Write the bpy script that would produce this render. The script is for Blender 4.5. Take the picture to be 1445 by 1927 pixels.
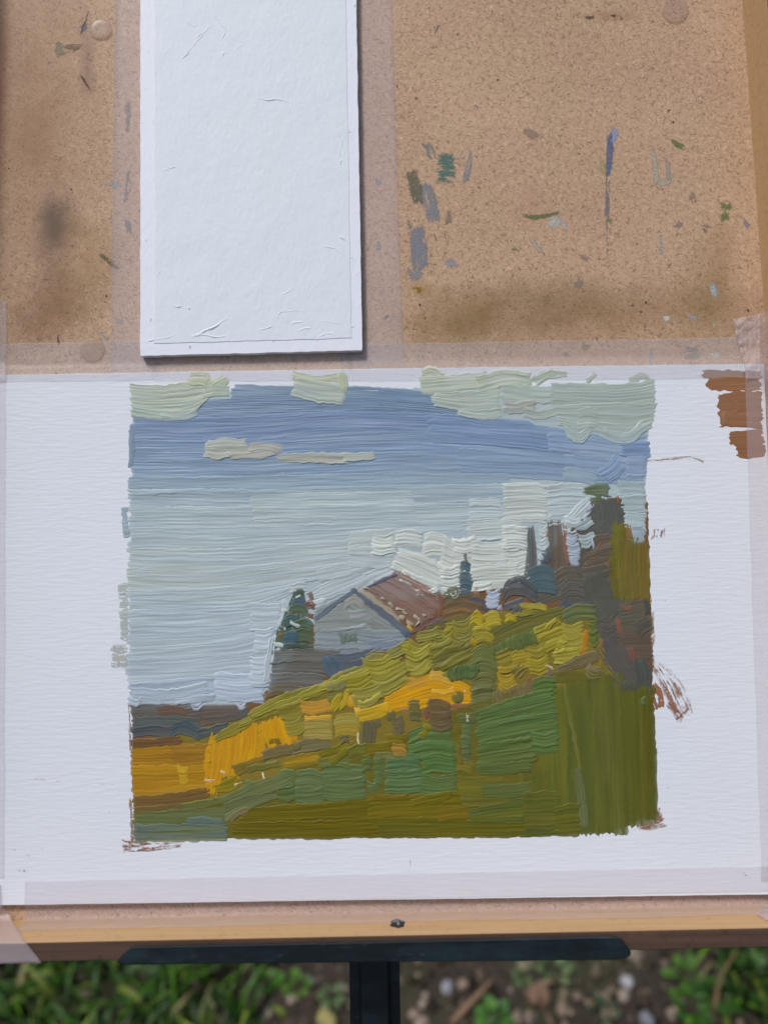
import bpy, math, random
import numpy as np
from mathutils import Matrix, Vector

for o in list(bpy.data.objects):
    bpy.data.objects.remove(o, do_unlink=True)
SC = bpy.context.scene
COL = SC.collection

# ------------------------------------------------------------------ camera
# The photograph is 1445 x 1927.  The open box lid leans back; the camera looks down at it.
W, H, F = 1445.0, 1927.0, 1447.0
CX, CY = W / 2, H / 2
D = 0.38                                   # metres from the lens to the lid's back panel
ALPHA = math.radians(32.0)                 # camera pitch, downwards
THETA = math.radians(5.6)                  # lid leans back this much more than square-on
ROLL = math.radians(1.15)
CAM_Z = 1.45
E = ALPHA + THETA
UX = np.array([1.0, 0, 0])
VX = np.array([0, math.sin(E), math.cos(E)])
NX = np.array([0, -math.cos(E), math.sin(E)])
CAM = np.array([0, 0, CAM_Z])
FOOT = CAM - NX * D                        # board-frame origin
AX = math.cos(THETA) * (-NX) + math.sin(THETA) * VX
U0 = math.cos(THETA) * VX + math.sin(THETA) * NX
RR = math.cos(ROLL) * UX - math.sin(ROLL) * U0
UU = math.cos(ROLL) * U0 + math.sin(ROLL) * UX
BOARD_ROT = Matrix(((UX[0], VX[0], NX[0]), (UX[1], VX[1], NX[1]), (UX[2], VX[2], NX[2])))

cd = bpy.data.cameras.new('camera')
co = bpy.data.objects.new('camera', cd)
COL.objects.link(co)
co.matrix_world = Matrix(((RR[0], UU[0], -AX[0], CAM[0]), (RR[1], UU[1], -AX[1], CAM[1]),
                          (RR[2], UU[2], -AX[2], CAM[2]), (0, 0, 0, 1)))
cd.sensor_fit = 'VERTICAL'
cd.sensor_height = 24.0
cd.lens = 24.0 * F / H
cd.clip_start = 0.01
cd.clip_end = 2000.0
cd.dof.use_dof = True
cd.dof.focus_distance = 0.385
cd.dof.aperture_fstop = cd.lens / 6.0       # a phone's aperture, a few mm across
SC.camera = co

# ------------------------------------------------------------------ sky, sun, exposure
SUN_DIR = Vector((-0.34, -0.02, 0.88)).normalized()     # towards the sun, high over the left shoulder
w = bpy.data.worlds.new('World')
SC.world = w
w.use_nodes = True
nt = w.node_tree
bg = nt.nodes['Background']
sky = nt.nodes.new('ShaderNodeTexSky')
sky.sky_type = 'NISHITA'
sky.sun_disc = False
sky.sun_elevation = math.asin(SUN_DIR.z)
sky.sun_rotation = math.atan2(SUN_DIR.x, SUN_DIR.y)
sky.air_density = 1.0
sky.dust_density = 4.0
hs = nt.nodes.new('ShaderNodeHueSaturation')
hs.inputs['Saturation'].default_value = 0.9            # high thin overcast
nt.links.new(sky.outputs[0], hs.inputs['Color'])
nt.links.new(hs.outputs[0], bg.inputs[0])
bg.inputs[1].default_value = 0.105
sl = bpy.data.lights.new('sun', 'SUN')
sl.energy = 2.4
sl.angle = math.radians(12)
sl.color = (1.0, 0.98, 0.96)
so = bpy.data.objects.new('sun', sl)
COL.objects.link(so)
so.rotation_euler = SUN_DIR.to_track_quat('Z', 'Y').to_euler()
so.location = (-2, 0, 4)
SC.render.engine = 'CYCLES'
SC.view_settings.view_transform = 'Standard'
SC.view_settings.look = 'None'
SC.view_settings.gamma = 1.0
SC.view_settings.use_curve_mapping = False
SC.view_settings.exposure = 0.0

# ------------------------------------------------------------------ pixel <-> place
def ray(x, y):
    x = np.asarray(x, float); y = np.asarray(y, float)
    return ((x - CX) / F)[..., None] * RR - ((y - CY) / F)[..., None] * UU + AX

def B(x, y, h=0.0):
    """pixel -> board coordinates (u, v, h) on the plane h metres above the lid's back panel"""
    d = ray(x, y)
    dn = d @ NX
    t = (h - D) / dn
    p = d * t[..., None]
    return np.stack([p @ UX, p @ VX, np.broadcast_to(np.asarray(h, float), t.shape)], -1)

def G(x, y, z=0.0):
    """pixel -> world point on the ground"""
    d = ray(x, y)
    t = (z - CAM_Z) / d[..., 2]
    return CAM + d * t[..., None]

PXM = D / F                                  # metres per pixel on the lid

# ------------------------------------------------------------------ helpers
def lin(hexs):
    c = [int(hexs[i:i + 2], 16) / 255 for i in (0, 2, 4)]
    return np.array([x / 12.92 if x <= 0.04045 else ((x + 0.055) / 1.055) ** 2.4 for x in c])

def board_thing(name, origin, label, cat, group=None):
    o = bpy.data.objects.new(name, None)
    COL.objects.link(o)
    o.empty_display_size = 0.02
    p = FOOT + origin[0] * UX + origin[1] * VX + origin[2] * NX
    o.matrix_world = Matrix.Translation(Vector(p)) @ BOARD_ROT.to_4x4()
    o['label'] = label; o['category'] = cat
    if group: o['group'] = group
    o['_o'] = [float(a) for a in origin]
    return o

ORG = {}
def mesh_obj(name, verts, faces, mat, parent=None, origin=None, smooth=True, colors=None, kind=None, alpha=None):
    verts = np.asarray(verts, float)
    if origin is not None: verts = verts - np.asarray(origin)
    me = bpy.data.meshes.new(name)
    me.from_pydata(verts.tolist(), [], [tuple(map(int, f)) for f in faces])
    if smooth:
        me.polygons.foreach_set('use_smooth', [True] * len(me.polygons))
    if colors is not None:
        at = me.color_attributes.new('Col', 'FLOAT_COLOR', 'POINT')
        c4 = np.ones((len(verts), 4), np.float32); c4[:, :3] = colors
        if alpha is not None: c4[:, 3] = alpha
        at.data.foreach_set('color', c4.ravel())
    me.materials.append(mat)
    me.update()
    o = bpy.data.objects.new(name, me)
    COL.objects.link(o)
    if parent is not None: o.parent = parent
    if kind: o['kind'] = kind
    return o

def tag(o, label, cat, group=None):
    o['label'] = label; o['category'] = cat
    if group: o['group'] = group
    return o

def box_vf(u0, u1, v0, v1, h0, h1, bev=0.0):
    """box with bevelled edges via bmesh -> verts, faces"""
    import bmesh
    bm = bmesh.new()
    bmesh.ops.create_cube(bm, size=1)
    for v in bm.verts:
        v.co = Vector((u0 + (v.co.x + .5) * (u1 - u0), v0 + (v.co.y + .5) * (v1 - v0), h0 + (v.co.z + .5) * (h1 - h0)))
    if bev > 0:
        bmesh.ops.bevel(bm, geom=list(bm.edges), offset=bev, segments=2, affect='EDGES')
    bm.verts.index_update()
    vs = [tuple(v.co) for v in bm.verts]; fs = [[v.index for v in f.verts] for f in bm.faces]
    bm.free()
    return np.array(vs), fs

def join(*vfs):
    V = []; Fc = []; n = 0
    for v, f in vfs:
        V.append(np.asarray(v, float)); Fc += [[i + n for i in q] for q in f]; n += len(v)
    return np.concatenate(V), Fc

# value noise -----------------------------------------------------------------
_rng = np.random.RandomState(7)
_T = _rng.uniform(-1, 1, (256, 256))
def vnoise(x, y):
    x = np.asarray(x, float); y = np.asarray(y, float)
    xi = np.floor(x).astype(int); yi = np.floor(y).astype(int)
    fx = x - xi; fy = y - yi
    fx = fx * fx * (3 - 2 * fx); fy = fy * fy * (3 - 2 * fy)
    a = _T[xi % 256, yi % 256]; b = _T[(xi + 1) % 256, yi % 256]
    c = _T[xi % 256, (yi + 1) % 256]; d = _T[(xi + 1) % 256, (yi + 1) % 256]
    return (a * (1 - fx) + b * fx) * (1 - fy) + (c * (1 - fx) + d * fx) * fy

# ------------------------------------------------------------------ materials
def new_mat(name):
    m = bpy.data.materials.new(name); m.use_nodes = True
    return m, m.node_tree, m.node_tree.nodes['Principled BSDF']

class NB:
    """tiny node-building helper"""
    def __init__(s, t): s.t = t
    def n(s, typ, **kw):
        nd = s.t.nodes.new(typ)
        for k, v in kw.items(): setattr(nd, k, v)
        return nd
    def l(s, a, b): s.t.links.new(a, b)
    def coord(s, scale=(1, 1, 1), rot=(0, 0, 0), loc=(0, 0, 0), out='Object'):
        tc = s.n('ShaderNodeTexCoord'); mp = s.n('ShaderNodeMapping')
        mp.inputs['Scale'].default_value = scale; mp.inputs['Rotation'].default_value = rot; mp.inputs['Location'].default_value = loc
        s.l(tc.outputs[out], mp.inputs[0]); return mp.outputs[0]
    def rcoord(s, freq, ang, off=0.0, warp=None):
        tc = s.n('ShaderNodeTexCoord'); mp = s.n('ShaderNodeMapping', vector_type='TEXTURE')
        mp.inputs['Scale'].default_value = tuple(1.0 / f for f in freq); mp.inputs['Rotation'].default_value = (0, 0, ang)
        mp.inputs['Location'].default_value = (off, off * .7, 0)
        src = tc.outputs['Object']
        if warp is not None:
            ad = s.n('ShaderNodeVectorMath', operation='ADD'); s.l(src, ad.inputs[0]); s.l(warp, ad.inputs[1]); src = ad.outputs[0]
        s.l(src, mp.inputs[0]); return mp.outputs[0]
    def noise(s, vec, scale, detail=3, rough=0.55):
        nd = s.n('ShaderNodeTexNoise'); s.l(vec, nd.inputs['Vector'])
        nd.inputs['Scale'].default_value = scale; nd.inputs['Detail'].default_value = detail; nd.inputs['Roughness'].default_value = rough
        return nd.outputs['Fac']
    def ramp(s, fac, stops):
        r = s.n('ShaderNodeValToRGB'); s.l(fac, r.inputs[0]); e = r.color_ramp.elements
        while len(e) < len(stops): e.new(0.5)
        for el, (p, c) in zip(e, stops):
            el.position = p; el.color = (*c, 1) if len(c) == 3 else c
        return r.outputs[0]
    def mix(s, fac, a, b, mode='MIX'):
        m = s.n('ShaderNodeMix', data_type='RGBA', blend_type=mode)
        for v, i in ((fac, 0), (a, 6), (b, 7)):
            if hasattr(v, 'links'): s.l(v, m.inputs[i])
            else: m.inputs[i].default_value = v if i == 0 else (*v, 1)
        return m.outputs[2]
    def math(s, op, a, b=0.0, clamp=False):
        m = s.n('ShaderNodeMath', operation=op, use_clamp=clamp)
        for v, i in ((a, 0), (b, 1)):
            if hasattr(v, 'links'): s.l(v, m.inputs[i])
            else: m.inputs[i].default_value = v
        return m.outputs[0]
    def bump(s, h, strength, dist, normal=None):
        b = s.n('ShaderNodeBump'); s.l(h, b.inputs['Height'])
        b.inputs['Strength'].default_value = strength; b.inputs['Distance'].default_value = dist
        if normal is not None: s.l(normal, b.inputs['Normal'])
        return b.outputs[0]

def weave(nb, sx=1.0):
    """canvas weave: irregular horizontal ribs crossed by finer vertical threads; object coords are metres"""
    a = nb.noise(nb.coord((110, 640, 1)), 1.0, 2, 0.5)
    b = nb.noise(nb.coord((560, 130, 1), loc=(3, 1, 0)), 1.0, 2, 0.5)
    c = nb.noise(nb.coord((60, 60, 60)), 1.0, 3, 0.6)
    h = nb.math('ADD', a, nb.math('MULTIPLY', b, 0.28 * sx))
    return nb.math('ADD', h, nb.math('MULTIPLY', c, 0.5))

def mat_paint():
    m, t, p = new_mat('oil_paint'); nb = NB(t)
    at = nb.n('ShaderNodeVertexColor', layer_name='Col')
    n1 = nb.noise(nb.coord((900, 900, 900)), 1.0, 4, 0.6)
    col = nb.mix(0.10, at.outputs[0], nb.ramp(n1, [(0.3, (0.35, 0.35, 0.35)), (0.7, (0.62, 0.62, 0.62))]), 'OVERLAY')
    nb.l(col, p.inputs['Base Color'])
    p.inputs['Roughness'].default_value = 0.46
    p.inputs['Specular IOR Level'].default_value = 0.20
    nrm = nb.bump(weave(nb, 1.4), 0.35, 0.00022)
    nb.l(nb.bump(n1, 0.25, 0.00012, nrm), p.inputs['Normal'])
    return m

def mat_canvas(name, base, warm):
    m, t, p = new_mat(name); nb = NB(t)
    big = nb.noise(nb.coord((9, 9, 9)), 1.0, 3)
    col = nb.mix(nb.ramp(big, [(0.35, (0, 0, 0)), (0.75, (1, 1, 1))]), base, warm)
    vo = nb.n('ShaderNodeTexVoronoi'); nb.l(nb.coord((150, 150, 150)), vo.inputs[0]); vo.inputs['Scale'].default_value = 1.0
    sp = nb.ramp(vo.outputs['Distance'], [(0.03, (1, 1, 1)), (0.07, (0, 0, 0))])
    sel = nb.ramp(nb.noise(nb.coord((30, 30, 30), loc=(5, 5, 5)), 1.0, 2), [(0.62, (0, 0, 0)), (0.70, (1, 1, 1))])
    f = nb.mix(1.0, sp, sel, 'MULTIPLY')
    col = nb.mix(f, col, (0.25, 0.23, 0.22))
    nb.l(col, p.inputs['Base Color'])
    p.inputs['Roughness'].default_value = 0.62
    p.inputs['Specular IOR Level'].default_value = 0.3
    nb.l(nb.bump(weave(nb), 0.42, 0.0004), p.inputs['Normal'])
    return m

def mat_gesso(name, base, warm, bump=0.5):
    m, t, p = new_mat(name); nb = NB(t)
    big = nb.noise(nb.coord((7, 5, 7), loc=(0, 0.3, 0)), 1.0, 3)
    col = nb.mix(nb.ramp(big, [(0.3, (0, 0, 0)), (0.7, (1, 1, 1))]), base, warm)
    nb.l(col, p.inputs['Base Color'])
    p.inputs['Roughness'].default_value = 0.58
    p.inputs['Specular IOR Level'].default_value = 0.3
    a = nb.noise(nb.coord((60, 45, 60), rot=(0, 0, 0.5)), 1.0, 5, 0.6)
    b = nb.noise(nb.coord((500, 260, 400), rot=(0, 0, 0.3)), 1.0, 3, 0.6)
    h = nb.math('ADD', a, nb.math('MULTIPLY', b, 0.22))
    nb.l(nb.bump(h, bump, 0.0011), p.inputs['Normal'])
    return m

def mat_gesso_edge():
    m, t, p = new_mat('gesso_border'); nb = NB(t)
    n = nb.noise(nb.coord((260, 160, 260)), 1.0, 4, 0.7)
    sel = nb.ramp(n, [(0.66, (0, 0, 0)), (0.72, (1, 1, 1))])
    col = nb.mix(sel, (0.74, 0.77, 0.85), (0.36, 0.34, 0.35))
    nb.l(col, p.inputs['Base Color']); p.inputs['Roughness'].default_value = 0.6
    nb.l(nb.bump(n, 0.4, 0.0006), p.inputs['Normal'])
    return m

def fibre_col(nb, base, dark, light):
    """hardboard: short fibres in many directions, specks, soft grime"""
    col = base
    wn = nb.n('ShaderNodeTexNoise'); nb.l(nb.coord((260, 260, 260)), wn.inputs['Vector']); wn.inputs['Scale'].default_value = 1.0
    w1 = nb.n('ShaderNodeVectorMath', operation='SUBTRACT'); nb.l(wn.outputs['Color'], w1.inputs[0]); w1.inputs[1].default_value = (.5, .5, .5)
    w2 = nb.n('ShaderNodeVectorMath', operation='SCALE'); nb.l(w1.outputs[0], w2.inputs[0]); w2.inputs['Scale'].default_value = .004
    for i, ang in enumerate((0.2, 0.75, 1.35, 1.95, 2.5, 3.0)):
        f = nb.noise(nb.rcoord((250, 1250, 300), ang, .05 * i + .01, w2.outputs[0]), 1.0, 1, 0.5)
        d = nb.math('MULTIPLY', nb.ramp(f, [(0.26, (1, 1, 1)), (0.38, (0, 0, 0))]), 0.55)
        l = nb.math('MULTIPLY', nb.ramp(f, [(0.64, (0, 0, 0)), (0.76, (1, 1, 1))]), 0.5)
        col = nb.mix(d, col, dark)
        col = nb.mix(l, col, light)
    return col

def mat_board():
    m, t, p = new_mat('hardboard'); nb = NB(t)
    big = nb.noise(nb.coord((14, 14, 14)), 1.0, 4, 0.6)
    base = nb.mix(nb.ramp(big, [(0.3, (0, 0, 0)), (0.7, (1, 1, 1))]), lin('B09276'), lin('BE9F82'))
    pink = nb.noise(nb.coord((22, 30, 22), loc=(9, 2, 4)), 1.0, 3)
    base = nb.mix(nb.math('MULTIPLY', nb.ramp(pink, [(0.5, (0, 0, 0)), (0.75, (1, 1, 1))]), 0.45), base, lin('B48E7C'))
    col = fibre_col(nb, base, lin('6E4E38'), lin('D8BC9E'))
    # dried solvent and pigment stains, and the browner left side, each with its own shape (u, v, radius u, radius v, colour, strength)
    tc = nb.n('ShaderNodeTexCoord')
    warp = nb.noise(nb.coord((45, 45, 45)), 1.0, 4, 0.65)
    for (x, y, rx, ry, c, k) in STAINS_AND_TONES:
        pu = B(x, y, 0.0)
        mp = nb.n('ShaderNodeMapping', vector_type='TEXTURE')
        mp.inputs['Location'].default_value = (pu[0] - LID_O[0], pu[1] - LID_O[1], 0)
        mp.inputs['Scale'].default_value = (rx * PXM, ry * PXM, 1)
        nb.l(tc.outputs['Object'], mp.inputs[0])
        ln = nb.n('ShaderNodeVectorMath', operation='LENGTH')
        sx = nb.n('ShaderNodeVectorMath', operation='MULTIPLY'); nb.l(mp.outputs[0], sx.inputs[0]); sx.inputs[1].default_value = (1, 1, 0)
        nb.l(sx.outputs[0], ln.inputs[0])
        d = nb.math('ADD', ln.outputs['Value'], nb.math('MULTIPLY', nb.math('SUBTRACT', warp, 0.5), 1.1))
        f = nb.ramp(d, [(0.0, (k, k, k)), (1.0, (0, 0, 0))])
        col = nb.mix(f, col, lin(c))
    for sc, th, loc, c in ((260, 0.075, 1, '2E221B'), (120, 0.06, 4, '3A2A20')):
        vo = nb.n('ShaderNodeTexVoronoi'); nb.l(nb.coord((sc, sc * 0.8, sc), loc=(loc, loc, 0)), vo.inputs[0]); vo.inputs['Scale'].default_value = 1.0
        sp = nb.ramp(vo.outputs['Distance'], [(th * 0.7, (1, 1, 1)), (th * 1.5, (0, 0, 0))])
        sel = nb.ramp(nb.noise(nb.coord((60, 60, 60), loc=(loc, 5, 5)), 1.0, 2), [(0.52, (0, 0, 0)), (0.60, (1, 1, 1))])
        col = nb.mix(nb.mix(1.0, sp, sel, 'MULTIPLY'), col, lin(c))
    nb.l(col, p.inputs['Base Color'])
    p.inputs['Roughness'].default_value = 0.6
    p.inputs['Specular IOR Level'].default_value = 0.25
    n = nb.noise(nb.coord((700, 700, 700)), 1.0, 4, 0.6)
    nb.l(nb.bump(n, 0.25, 0.0003), p.inputs['Normal'])
    return m

def mat_wood(name, a, b, dark, scale=(14, 420, 420), rough=0.55):
    m, t, p = new_mat(name); nb = NB(t)
    g = nb.noise(nb.coord(scale), 1.0, 4, 0.6)
    s = nb.noise(nb.coord((180, 180, 180)), 1.0, 5, 0.7)
    col = nb.mix(nb.ramp(g, [(0.3, (0, 0, 0)), (0.7, (1, 1, 1))]), lin(a), lin(b))
    col = nb.mix(nb.math('MULTIPLY', nb.ramp(s, [(0.55, (0, 0, 0)), (0.75, (1, 1, 1))]), 0.6), col, lin(dark))
    nb.l(col, p.inputs['Base Color']); p.inputs['Roughness'].default_value = rough
    p.inputs['Specular IOR Level'].default_value = 0.3
    nb.l(nb.bump(s, 0.35, 0.0004), p.inputs['Normal'])
    return m

def mat_tape(name, k, tint):
    m = bpy.data.materials.new(name); m.use_nodes = True
    t = m.node_tree; nb = NB(t); out = t.nodes['Material Output']
    p = t.nodes['Principled BSDF']
    p.inputs['Base Color'].default_value = (*lin(tint), 1)
    p.inputs['Roughness'].default_value = 0.38
    p.inputs['Specular IOR Level'].default_value = 0.35
    n = nb.noise(nb.coord((40, 120, 60)), 1.0, 4, 0.6)
    nb.l(nb.bump(n, 0.3, 0.0005), p.inputs['Normal'])
    tr = nb.n('ShaderNodeBsdfTransparent'); tr.inputs[0].default_value = (0.992, 0.985, 0.988, 1)
    mx = nb.n('ShaderNodeMixShader')
    n2 = nb.noise(nb.coord((70, 70, 70), loc=(4, 4, 4)), 1.0, 3)
    fac = nb.math('ADD', nb.math('MULTIPLY', nb.math('SUBTRACT', n2, 0.5), 0.5 * k), k)
    nb.l(fac, mx.inputs[0]); nb.l(tr.outputs[0], mx.inputs[1]); nb.l(p.outputs[0], mx.inputs[2])
    nb.l(mx.outputs[0], out.inputs[0])
    return m

def mat_metal():
    m, t, p = new_mat('green_black_enamel'); nb = NB(t)
    n = nb.noise(nb.coord((35, 90, 90)), 1.0, 6, 0.7)
    n2 = nb.noise(nb.coord((60, 200, 200), loc=(3, 3, 3)), 1.0, 5, 0.75)
    col = nb.mix(nb.ramp(n, [(0.45, (0, 0, 0)), (0.7, (1, 1, 1))]), (0.004, 0.0075, 0.010), (0.012, 0.026, 0.032))
    col = nb.mix(nb.math('MULTIPLY', nb.ramp(n2, [(0.62, (0, 0, 0)), (0.72, (1, 1, 1))]), 0.55), col, (0.06, 0.085, 0.085))
    n3 = nb.noise(nb.coord((90, 90, 90), loc=(8, 1, 3)), 1.0, 4, 0.7)
    col = nb.mix(nb.math('MULTIPLY', nb.ramp(n3, [(0.70, (0, 0, 0)), (0.76, (1, 1, 1))]), 0.6), col, (0.10, 0.055, 0.02))
    nb.l(col, p.inputs['Base Color'])
    p.inputs['Roughness'].default_value = 0.45
    p.inputs['Specular IOR Level'].default_value = 0.35
    nb.l(nb.bump(n2, 0.3, 0.0005), p.inputs['Normal'])
    return m

def mat_vcol(name, rough=0.6, spec=0.3, trans=0.0):
    m, t, p = new_mat(name); nb = NB(t)
    at = nb.n('ShaderNodeVertexColor', layer_name='Col')
    n = nb.noise(nb.coord((90, 90, 90)), 1.0, 4, 0.6)
    col = nb.mix(0.5, at.outputs[0], nb.ramp(n, [(0.3, (0.3, 0.3, 0.3)), (0.7, (0.72, 0.72, 0.72))]), 'OVERLAY')
    nb.l(col, p.inputs['Base Color'])
    p.inputs['Roughness'].default_value = rough; p.inputs['Specular IOR Level'].default_value = spec
    if trans:
        p.inputs['Subsurface Weight'].default_value = 0.0
        tl = nb.n('ShaderNodeBsdfTranslucent'); nb.l(col, tl.inputs[0])
        mx = nb.n('ShaderNodeMixShader'); mx.inputs[0].default_value = trans
        out = t.nodes['Material Output']
        nb.l(p.outputs[0], mx.inputs[1]); nb.l(tl.outputs[0], mx.inputs[2]); nb.l(mx.outputs[0], out.inputs[0])
    return m

def mat_soil():
    m, t, p = new_mat('soil'); nb = NB(t)
    a = nb.noise(nb.coord((6, 6, 6)), 1.0, 6, 0.65)
    b = nb.noise(nb.coord((70, 70, 70)), 1.0, 5, 0.7)
    col = nb.mix(nb.ramp(b, [(0.3, (0, 0, 0)), (0.7, (1, 1, 1))]), (0.020, 0.014, 0.009), (0.070, 0.050, 0.035))
    far = nb.noise(nb.coord((1.3, 1.3, 1.3)), 1.0, 4, 0.6)
    col = nb.mix(nb.math('MULTIPLY', nb.ramp(far, [(0.5, (0, 0, 0)), (0.62, (1, 1, 1))]), 0.7), col, (0.045, 0.075, 0.02))
    nb.l(col, p.inputs['Base Color']); p.inputs['Roughness'].default_value = 0.95
    nb.l(nb.bump(nb.math('ADD', a, b), 0.9, 0.02), p.inputs['Normal'])
    return m

# stains and browner left side of the hardboard: pixel x, y, radius x, radius y, colour, strength
STAINS_AND_TONES = [
    (1150, 590, 460, 85, '846640', 0.55), (1000, 565, 260, 60, '705A36', 0.45), (860, 605, 100, 80, '806A30', 0.5),
    (1330, 560, 70, 120, '76602E', 0.5), (60, 230, 170, 480, '8C6848', 0.75), (105, 440, 55, 120, '5E4A3C', 0.85), (100, 400, 30, 50, '5A483C', .5), (110, 560, 95, 120, '765436', 0.7),
    (170, 500, 80, 120, '8A6A35', 0.55), (60, 620, 90, 60, '71512F', 0.5), (1000, 380, 60, 60, 'A9826E', 0.4),
    (165, 110, 22, 110, '6D5040', 0.5), (4, 180, 16, 320, '8A4F38', 0.45), (1150, 30, 70, 16, '7A5232', 0.5),
    (1355, 470, 35, 100, '8F6E45', 0.4), (790, 545, 30, 18, '8E6A1E', 0.5), (930, 615, 280, 55, '7A6038', 0.45),
    (1150, 665, 300, 16, 'A77C68', 0.5), (740, 590, 30, 60, 'A07A66', 0.4),
]

# ================================================================== the box lid
ZP = 0.0031                                        # front face of the painted panel above the lid's back
pR = B(1417.0, 300.0, 0.0); RIGHT_U = pR[0]
pL = B(-42.0, 60.0, 0.0); LEFT_U = pL[0]
pB = B(722.0, 1718.0, 0.0); BOT_V = pB[1]
TOP_V = B(722.0, -220.0, 0.0)[1]
RIMT = 0.0080
_lo, _hi = 0.0, 0.05                               # rim depth: its inner front corner is seen at row 1762
for _ in range(50):
    _m = (_lo + _hi) / 2
    if B(722.0, 1762.0, _m)[1] < BOT_V: _lo = _m
    else: _hi = _m
RIMH = _lo
LID_O = np.array([(LEFT_U + RIGHT_U) / 2, BOT_V, 0.0])
M_BOARD = mat_board()
M_RIM = mat_wood('plywood_inner', 'AE8E66', 'BC9A72', '8E6E4A')
M_EDGE = mat_wood('stained_rim_edge', '48372E', '5C463A', '2C201B', rough=0.6)
lid = board_thing('box_lid', LID_O, 'open wooden lid of a painting box, brown paint-smeared hardboard inside', 'box lid')
def part(name, v, f, mat, parent, origin, **k): return mesh_obj(name, v, f, mat, parent, origin, **k)
v, f = box_vf(LEFT_U, RIGHT_U, BOT_V, TOP_V, -0.005, 0.0)
part('back_panel', v, f, M_BOARD, lid, LID_O, smooth=False)
def rim(u0, u1, v0, v1):
    g, e = 0.0, RIMH - 0.0009
    v, f = box_vf(u0, u1, v0, v1, -0.008, e)
    r = part('rim', v, f, M_RIM, lid, LID_O, smooth=False)
    v, f = box_vf(u0 + 0.0001, u1 - 0.0001, v0 + 0.0001, v1 - 0.0001, e - 0.00005, RIMH, 0.0004)
    part('rim_edge', v, f, M_EDGE, r, LID_O, smooth=False)
rim(LEFT_U - RIMT, RIGHT_U + RIMT, BOT_V - RIMT, BOT_V)
rim(RIGHT_U, RIGHT_U + RIMT, BOT_V + 0.00005, TOP_V)
rim(LEFT_U - RIMT, LEFT_U, BOT_V + 0.00005, TOP_V)
rim(LEFT_U - RIMT, RIGHT_U + RIMT, TOP_V, TOP_V + RIMT)

# ================================================================== brush-stroke engine
# Every stroke is its own relief mesh.  A height map (mm of paint) and a colour map of what is already down
# let a new stroke lie on the paint below it and pick some of that paint up, as wet oil does.
GX0, GY0, GX1, GY1, GS = 0, 0, 1460, 1640, 2.0
GW, GH = int((GX1 - GX0) / GS), int((GY1 - GY0) / GS)
HG = np.zeros((GH, GW)); CG = np.ones((GH, GW, 3)) * 0.78
M_PAINT = mat_paint()
NSTROKE = [0]
def mat_smear():
    m = bpy.data.materials.new('rubbed_paint'); m.use_nodes = True
    t = m.node_tree; nb = NB(t); p = t.nodes['Principled BSDF']; out = t.nodes['Material Output']
    at = nb.n('ShaderNodeVertexColor', layer_name='Col'); nb.l(at.outputs['Color'], p.inputs['Base Color'])
    p.inputs['Roughness'].default_value = 0.6; p.inputs['Specular IOR Level'].default_value = 0.2
    n = nb.noise(nb.coord((1100, 1100, 1100)), 1.0, 3, 0.6)
    k = nb.math('MULTIPLY', nb.ramp(n, [(0.34, (.25, .25, .25)), (0.56, (.95, .95, .95))]), at.outputs['Alpha'])
    tr = nb.n('ShaderNodeBsdfTransparent'); mx = nb.n('ShaderNodeMixShader')
    nb.l(k, mx.inputs[0]); nb.l(tr.outputs[0], mx.inputs[1]); nb.l(p.outputs[0], mx.inputs[2]); nb.l(mx.outputs[0], out.inputs[0])
    return m
M_SMEAR = mat_smear()

def catmull(pts, n):
    p = np.array(pts, float)
    if len(p) == 2:
        t = np.linspace(0, 1, n)[:, None]; return p[0] * (1 - t) + p[1] * t
    q = np.vstack([2 * p[0] - p[1], p, 2 * p[-1] - p[-2]])
    out = []
    for i in range(1, len(q) - 2):
        t = np.linspace(0, 1, 24, endpoint=False)[:, None]
        a, b, c, d = q[i - 1], q[i], q[i + 1], q[i + 2]
        out.append(0.5 * ((2 * b) + (-a + c) * t + (2 * a - 5 * b + 4 * c - d) * t ** 2 + (-a + 3 * b - 3 * c + d) * t ** 3))
    out = np.vstack(out + [p[-1:]])
    s = np.r_[0, np.cumsum(np.linalg.norm(np.diff(out, axis=0), axis=1))]
    u = np.linspace(0, s[-1], n)
    return np.stack([np.interp(u, s, out[:, 0]), np.interp(u, s, out[:, 1])], 1)

def parse(s):
    return [tuple(float(a) for a in q.split(',')) for q in s.split()] if isinstance(s, str) else list(s)

def sample(poly, u):
    """poly (n,2) evenly spaced in u 0..1, with straight extrapolation past the ends"""
    n = len(poly) - 1
    x = u * n
    i = np.clip(np.floor(x).astype(int), 0, n - 1)
    f = (x - i)[..., None]
    return poly[i] * (1 - f) + poly[i + 1] * f

def blur(a, r):
    for ax in (0, 1):
        acc = np.zeros_like(a); cnt = 0
        for k in range(-r, r + 1):
            acc += np.roll(a, k, ax); cnt += 1
        a = acc / cnt
    return a

def pig(h):
    """colour seen -> pigment: a little gloss from the sky is added by the surface itself"""
    c = lin(h); mx, mn = c.max(), c.min(); sat = (mx - mn) / max(mx, 1e-4); lum = c @ np.array([.21, .72, .07])
    if sat > .5 and .8 < c[0] / c[1] < 1.45 and lum > .15: c = c * .80
    elif c[2] > c[0] * 1.35: c = c * .88
    if c[0] > 2.0 * c[1] and c[2] > .02: c = (c * .78 + .22 * c.mean()) * .95
    return np.clip(c - .006 * (1 - lum), .002, .9)

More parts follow.
